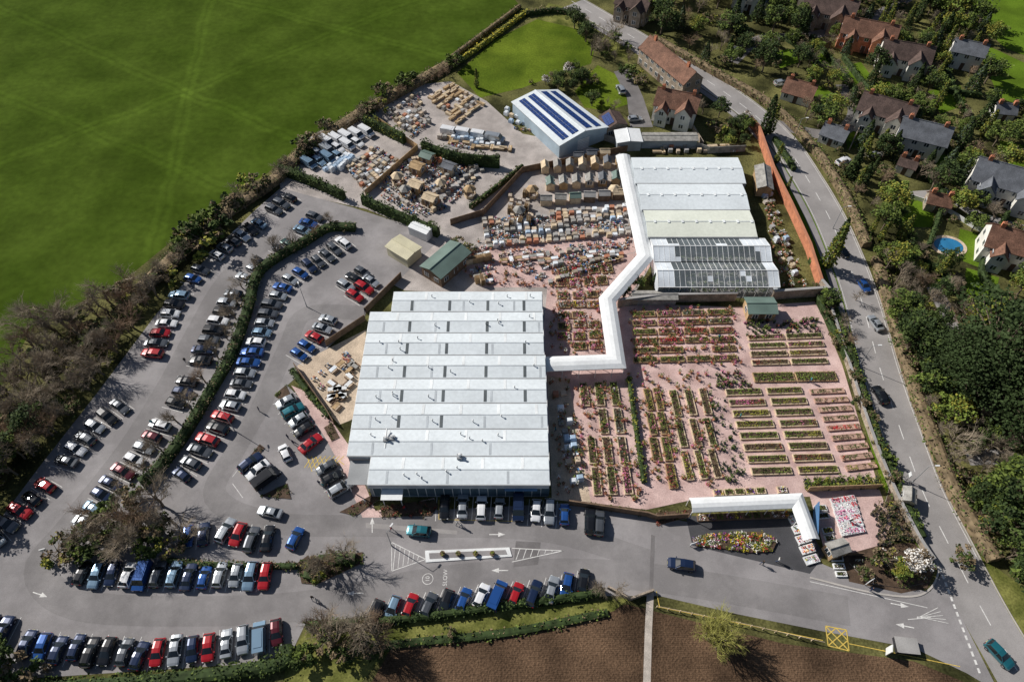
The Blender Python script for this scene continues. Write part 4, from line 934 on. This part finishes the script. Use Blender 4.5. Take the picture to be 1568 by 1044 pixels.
row([(440,617),(450,634),(462,651),(470,664)],2.5,0,cols={0:'silver',1:'teal',2:'silver',3:'black'}); row([(478,680),(488,690)],2.5,0,cols={0:'red',1:'grey'},lines=False)
row([(502,718),(513,738),(526,760)],2.4,0,cols={0:'grey',1:'black',2:'silver'}); row([(386,710),(398,724),(410,740)],2.3,0,cols={0:'navy',1:'white'},lines=False)
row([(348,815),(368,821),(390,825),(412,826)],2.45,0,cols={0:'silver',1:'red',2:'grey',3:'black'}); row([(453,828),(456,829)],9,0,cols={0:'blue'},lines=False)
row([(290,822),(330,815)],2.5,.2)
row([(130,878),(155,880),(300,883),(432,882)],2.45,0,cols={12:'red',4:'blue'})
row([(45,990),(200,1000),(240,1003),(330,990),(430,970)],2.5,.02,cols={8:'red',1:'blue'})
row([(8,968),(-60,960)],2.5,0)
row([(575,940),(648,928),(735,915),(823,907),(880,896),(912,886)],2.75,.04,skew=-28,cols={8:'red'})
row([(682,777),(737,777),(798,780)],3.1,0,cols={0:'black',1:'silver',2:'white',3:'silver',4:'navy'}); row([(820,785),(842,787),(864,789)],2.4,0,cols={0:'white',1:'silver',2:'blue'}); car(*G(903,800),1.5,'estate','black'); car(*G(917,803),1.45,'estate','grey')
car(*G(642,815),math.pi*.97,'hatchback','teal','car'); car(*G(415,786),math.pi*.93,'saloon','silver','car'); car(*G(438,696),2.1,'hatchback','white','car')
car(*G(1042,866),math.pi*.95,'estate','navy','car'); 
for u,v,r,p in ((1289,388,-70,'black'),(1321,440,-78,'blue'),(1339,497,102,'silver'),(1346,607,100,'black'),(1527,1003,-60,'teal'),(988,80,-35,'grey')): car(*G(u,v),math.radians(r),None if p!='teal' else 'estate',p,'car')
for u,v in ((950,140),(972,185),(1195,130),(1290,250),(1500,310),(1340,240),(1125,80),(1450,300)): car(*G(u,v),U(0,3))
for k in range(5): car(*G(502+k*15,222-k*4),math.radians(-40),'van','white')
for k in range(5): car(*G(488+k*15,238-k*4),math.radians(-40),'van' if k%2 else 'estate',random.choice(('white','silver')))
for k in range(4): car(*G(474+k*15,254-k*4),math.radians(-40),'estate' if k%2 else 'van',random.choice(('white','lblue')))
for u,v in ((690,206),(712,208),(735,211),(758,216)): car(*G(u,v),-.3,'van','white' if u<740 else 'silver')
# ---------------------------------------------------------------- people
m_skin=simple('skin',(.45,.27,.19)); m_hair=simple('hair',(.06,.04,.03))
TOPS=[simple('coat_'+n,c,.9) for n,c in (('red',(.35,.03,.03)),('navy',(.02,.03,.08)),('white',(.6,.6,.58)),('teal',(.05,.25,.28)),('black',(.02,.02,.02)))]
m_jean=simple('denim',(.05,.07,.13),.9); m_shoe=simple('shoes',(.02,.018,.015))
def person_mesh(top,walk):
    V=[];E=[];Rr=[]
    def v(p,r): V.append(p);Rr.append(r);return len(V)-1
    def ch(a,*ps):
        for p,r in ps: b=v(p,r); E.append((a,b)); a=b
        return a
    pel=v((0,0,.95),.15); w=walk
    ch0=ch(pel,((0,0,1.15),.145),((0,0.0,1.38),.165)); nk=ch(ch0,((0,0,1.5),.06),((.01,0,1.58),.075),((.02,0,1.68),.098),((.01,0,1.76),.06))
    for s in (-1,1):
        ch(pel,((.0,s*.1,.88),.095),((w*s*.16+.04,s*.1,.5),.065),((w*s*.26-.03,s*.1,.1),.042),((w*s*.26+.14,s*.1,.045),.035))
        ch(ch0,((0,s*.19,1.4),.06),((-w*s*.1,s*.23,1.12),.045),((-w*s*.12+.1,s*.24,.9),.032),((-w*s*.12+.13,s*.24,.83),.036))
    me=bpy.data.meshes.new('person'); me.from_pydata(V,E,[]); o=bpy.data.objects.new('tmpp',me); col.objects.link(o)
    o.modifiers.new('s','SKIN')
    for i,r in enumerate(Rr): me.skin_vertices[0].data[i].radius=(r,r)
    me.skin_vertices[0].data[0].use_root=True
    o.modifiers.new('ss','SUBSURF').levels=1
    dg=bpy.context.evaluated_depsgraph_get(); m2=bpy.data.meshes.new_from_object(o.evaluated_get(dg)); bpy.data.objects.remove(o)
    mb=MB(); mb.v=[tuple(q.co) for q in m2.vertices]
    for p in m2.polygons:
        c=p.center; z=c.z
        m=m_shoe if z<.08 else m_jean if z<.93 and abs(c.y)<.2 else m_skin if z<.9 else top if z<1.5 else (m_hair if (z>1.72 or c.x<-.01) else m_skin)
        mb.f.append(tuple(p.vertices)); mb.m.append(mb.mi(m))
    mb.cyl((.10,0,1.66),(.135,0,1.645),.018,.012,5,m_skin)
    for s in (-1,1):
        mb.cyl((.10,s*.035,1.69),(.112,s*.035,1.69),.012,.01,6,m_hair)
        hx=-w*s*.12+.13
        for k in range(4): mb.cyl((hx+.02*(k-1.5),s*.24,.81),(hx+.022*(k-1.5)+.01,s*.235,.745+.008*abs(k-1.5)),.010,.008,5,m_skin)
        mb.cyl((hx+.03,s*.23,.84),(hx+.06,s*.225,.79),.011,.009,5,m_skin)
    return mb.mesh('person',True)
PM=[person_mesh(t,w) for t,w in zip(TOPS,(1,0,1,.6,-1))]
for u,v in ((486,921),(480,917),(190,895),(196,899),(490,742),(496,746),(505,748),(442,672),(398,630),(700,803),(706,806),(1166,864),(1332,905),(312,395),(530,742),(560,770),(870,560),(880,700),(850,660),(1088,560),(1132,640),(1100,520),(940,600),(900,430),(770,350),(810,400),(742,325),(690,280),(1300,800),(1275,830),(295,440),(285,555),(235,650),(600,812),(1190,860),(560,480),(1240,585),(1070,690),(620,780),(450,680)):
    x,y=G(u,v); inst('person',random.choice(PM),x,y,U(0,6.28),U(.93,1.05),z=.035)
# ---------------------------------------------------------------- street furniture
def lamp(u,v,h=7,rot=0):
    mb=MB(); mb.cyl((0,0,0),(0,0,1.2),.11,.1,8,m_gut); mb.cyl((0,0,1.2),(0,0,h),.07,.05,8,m_gut); mb.cyl((0,0,h),(1.0,0,h+.25),.04,.035,6,m_gut); mb.box(1.3,0,h+.2,.7,.25,.12,m_frame)
    o=mb.obj('street_lamp'); x,y=G(u,v); o.location=(x,y,0); o.rotation_euler=(0,0,rot)
for q in ((1315,560,6.5,0),(1275,350,6.5,0),(1395,740,6.5,0),(1215,215,6.5,0),(600,836,6,1),(470,470,6,2),(360,660,6,2)): lamp(*q)
def sign(u,v,w,h,z,m,rot=0,name='entrance_sign'):
    mb=MB(); x,y=G(u,v); 
    for s in (-1,1): mb.cyl((s*w*.4,0,0),(s*w*.4,0,z),.05,.05,8,m_gut)
    mb.box(0,0,z,w,.12,h,m_frame); mb.box(0,-.075,z+.15,w-.3,.02,h-.3,m); o=mb.obj(name); o.location=(x,y,0); o.rotation_euler=(0,0,rot)
sign(1356,998,1.1,2.2,.2,m_bluep,1.2); sign(1328,893,1.4,1.0,.6,m_terra,.5); sign(1060,835,1,.7,.5,m_wrapb,.3); sign(1385,735,.8,.8,1.8,m_yel,1.4,'traffic_sign'); sign(75,848,.9,.7,1.5,m_frame,.3,'traffic_sign')
mb=MB(); x,y=G(1385,990); mb.box(x,y,0,3.2,2.2,.9,m_dark,-.1); mb.box(x,y,.9,3.3,2.3,.08,m_greyp,-.1); mb.obj('utility_cabinet')
mb=MB(); 
for x,y,a in resample(P([(1005,930),(1130,955),(1260,985)]),1.8): mb.box(x,y,0,.12,.12,1.0,m_woodl,a)
loft(mb,P([(1005,930),(1130,955),(1260,985)]),[(-.03,.75),(-.03,.9),(.03,.9),(.03,.75)],m_woodl); mb.obj('post_and_rail_fence')
# ---------------------------------------------------------------- light, camera
el=math.radians(36); az=Vector((.86,-.51)).normalized()
sd=bpy.data.lights.new('sun','SUN'); sd.energy=5.0; sd.angle=math.radians(.5); sd.color=(1,.955,.89)
so=bpy.data.objects.new('sun',sd); col.objects.link(so)
so.rotation_euler=Vector((az.x*math.cos(el),az.y*math.cos(el),-math.sin(el))).to_track_quat('-Z','Y').to_euler()
w=bpy.data.worlds.new('World'); sc.world=w; w.use_nodes=True; nt=w.node_tree
sky=nt.nodes.new('ShaderNodeTexSky'); sky.sky_type='NISHITA'; sky.sun_disc=False; sky.sun_elevation=el; sky.sun_rotation=math.atan2(-az.x,-az.y)
nt.links.new(sky.outputs['Color'],nt.nodes['Background'].inputs['Color']); nt.nodes['Background'].inputs['Strength'].default_value=.05
cd=bpy.data.cameras.new('camera'); cd.lens=24; cd.sensor_width=36; cd.clip_end=9000; cd.clip_start=1
co=bpy.data.objects.new('camera',cd); col.objects.link(co); co.location=(0,0,H); co.rotation_euler=(math.pi/2-TH,0,0); sc.camera=co
sc.view_settings.view_transform='Standard'; sc.view_settings.look='None'; sc.view_settings.exposure=0
print('objects',len(bpy.data.objects))
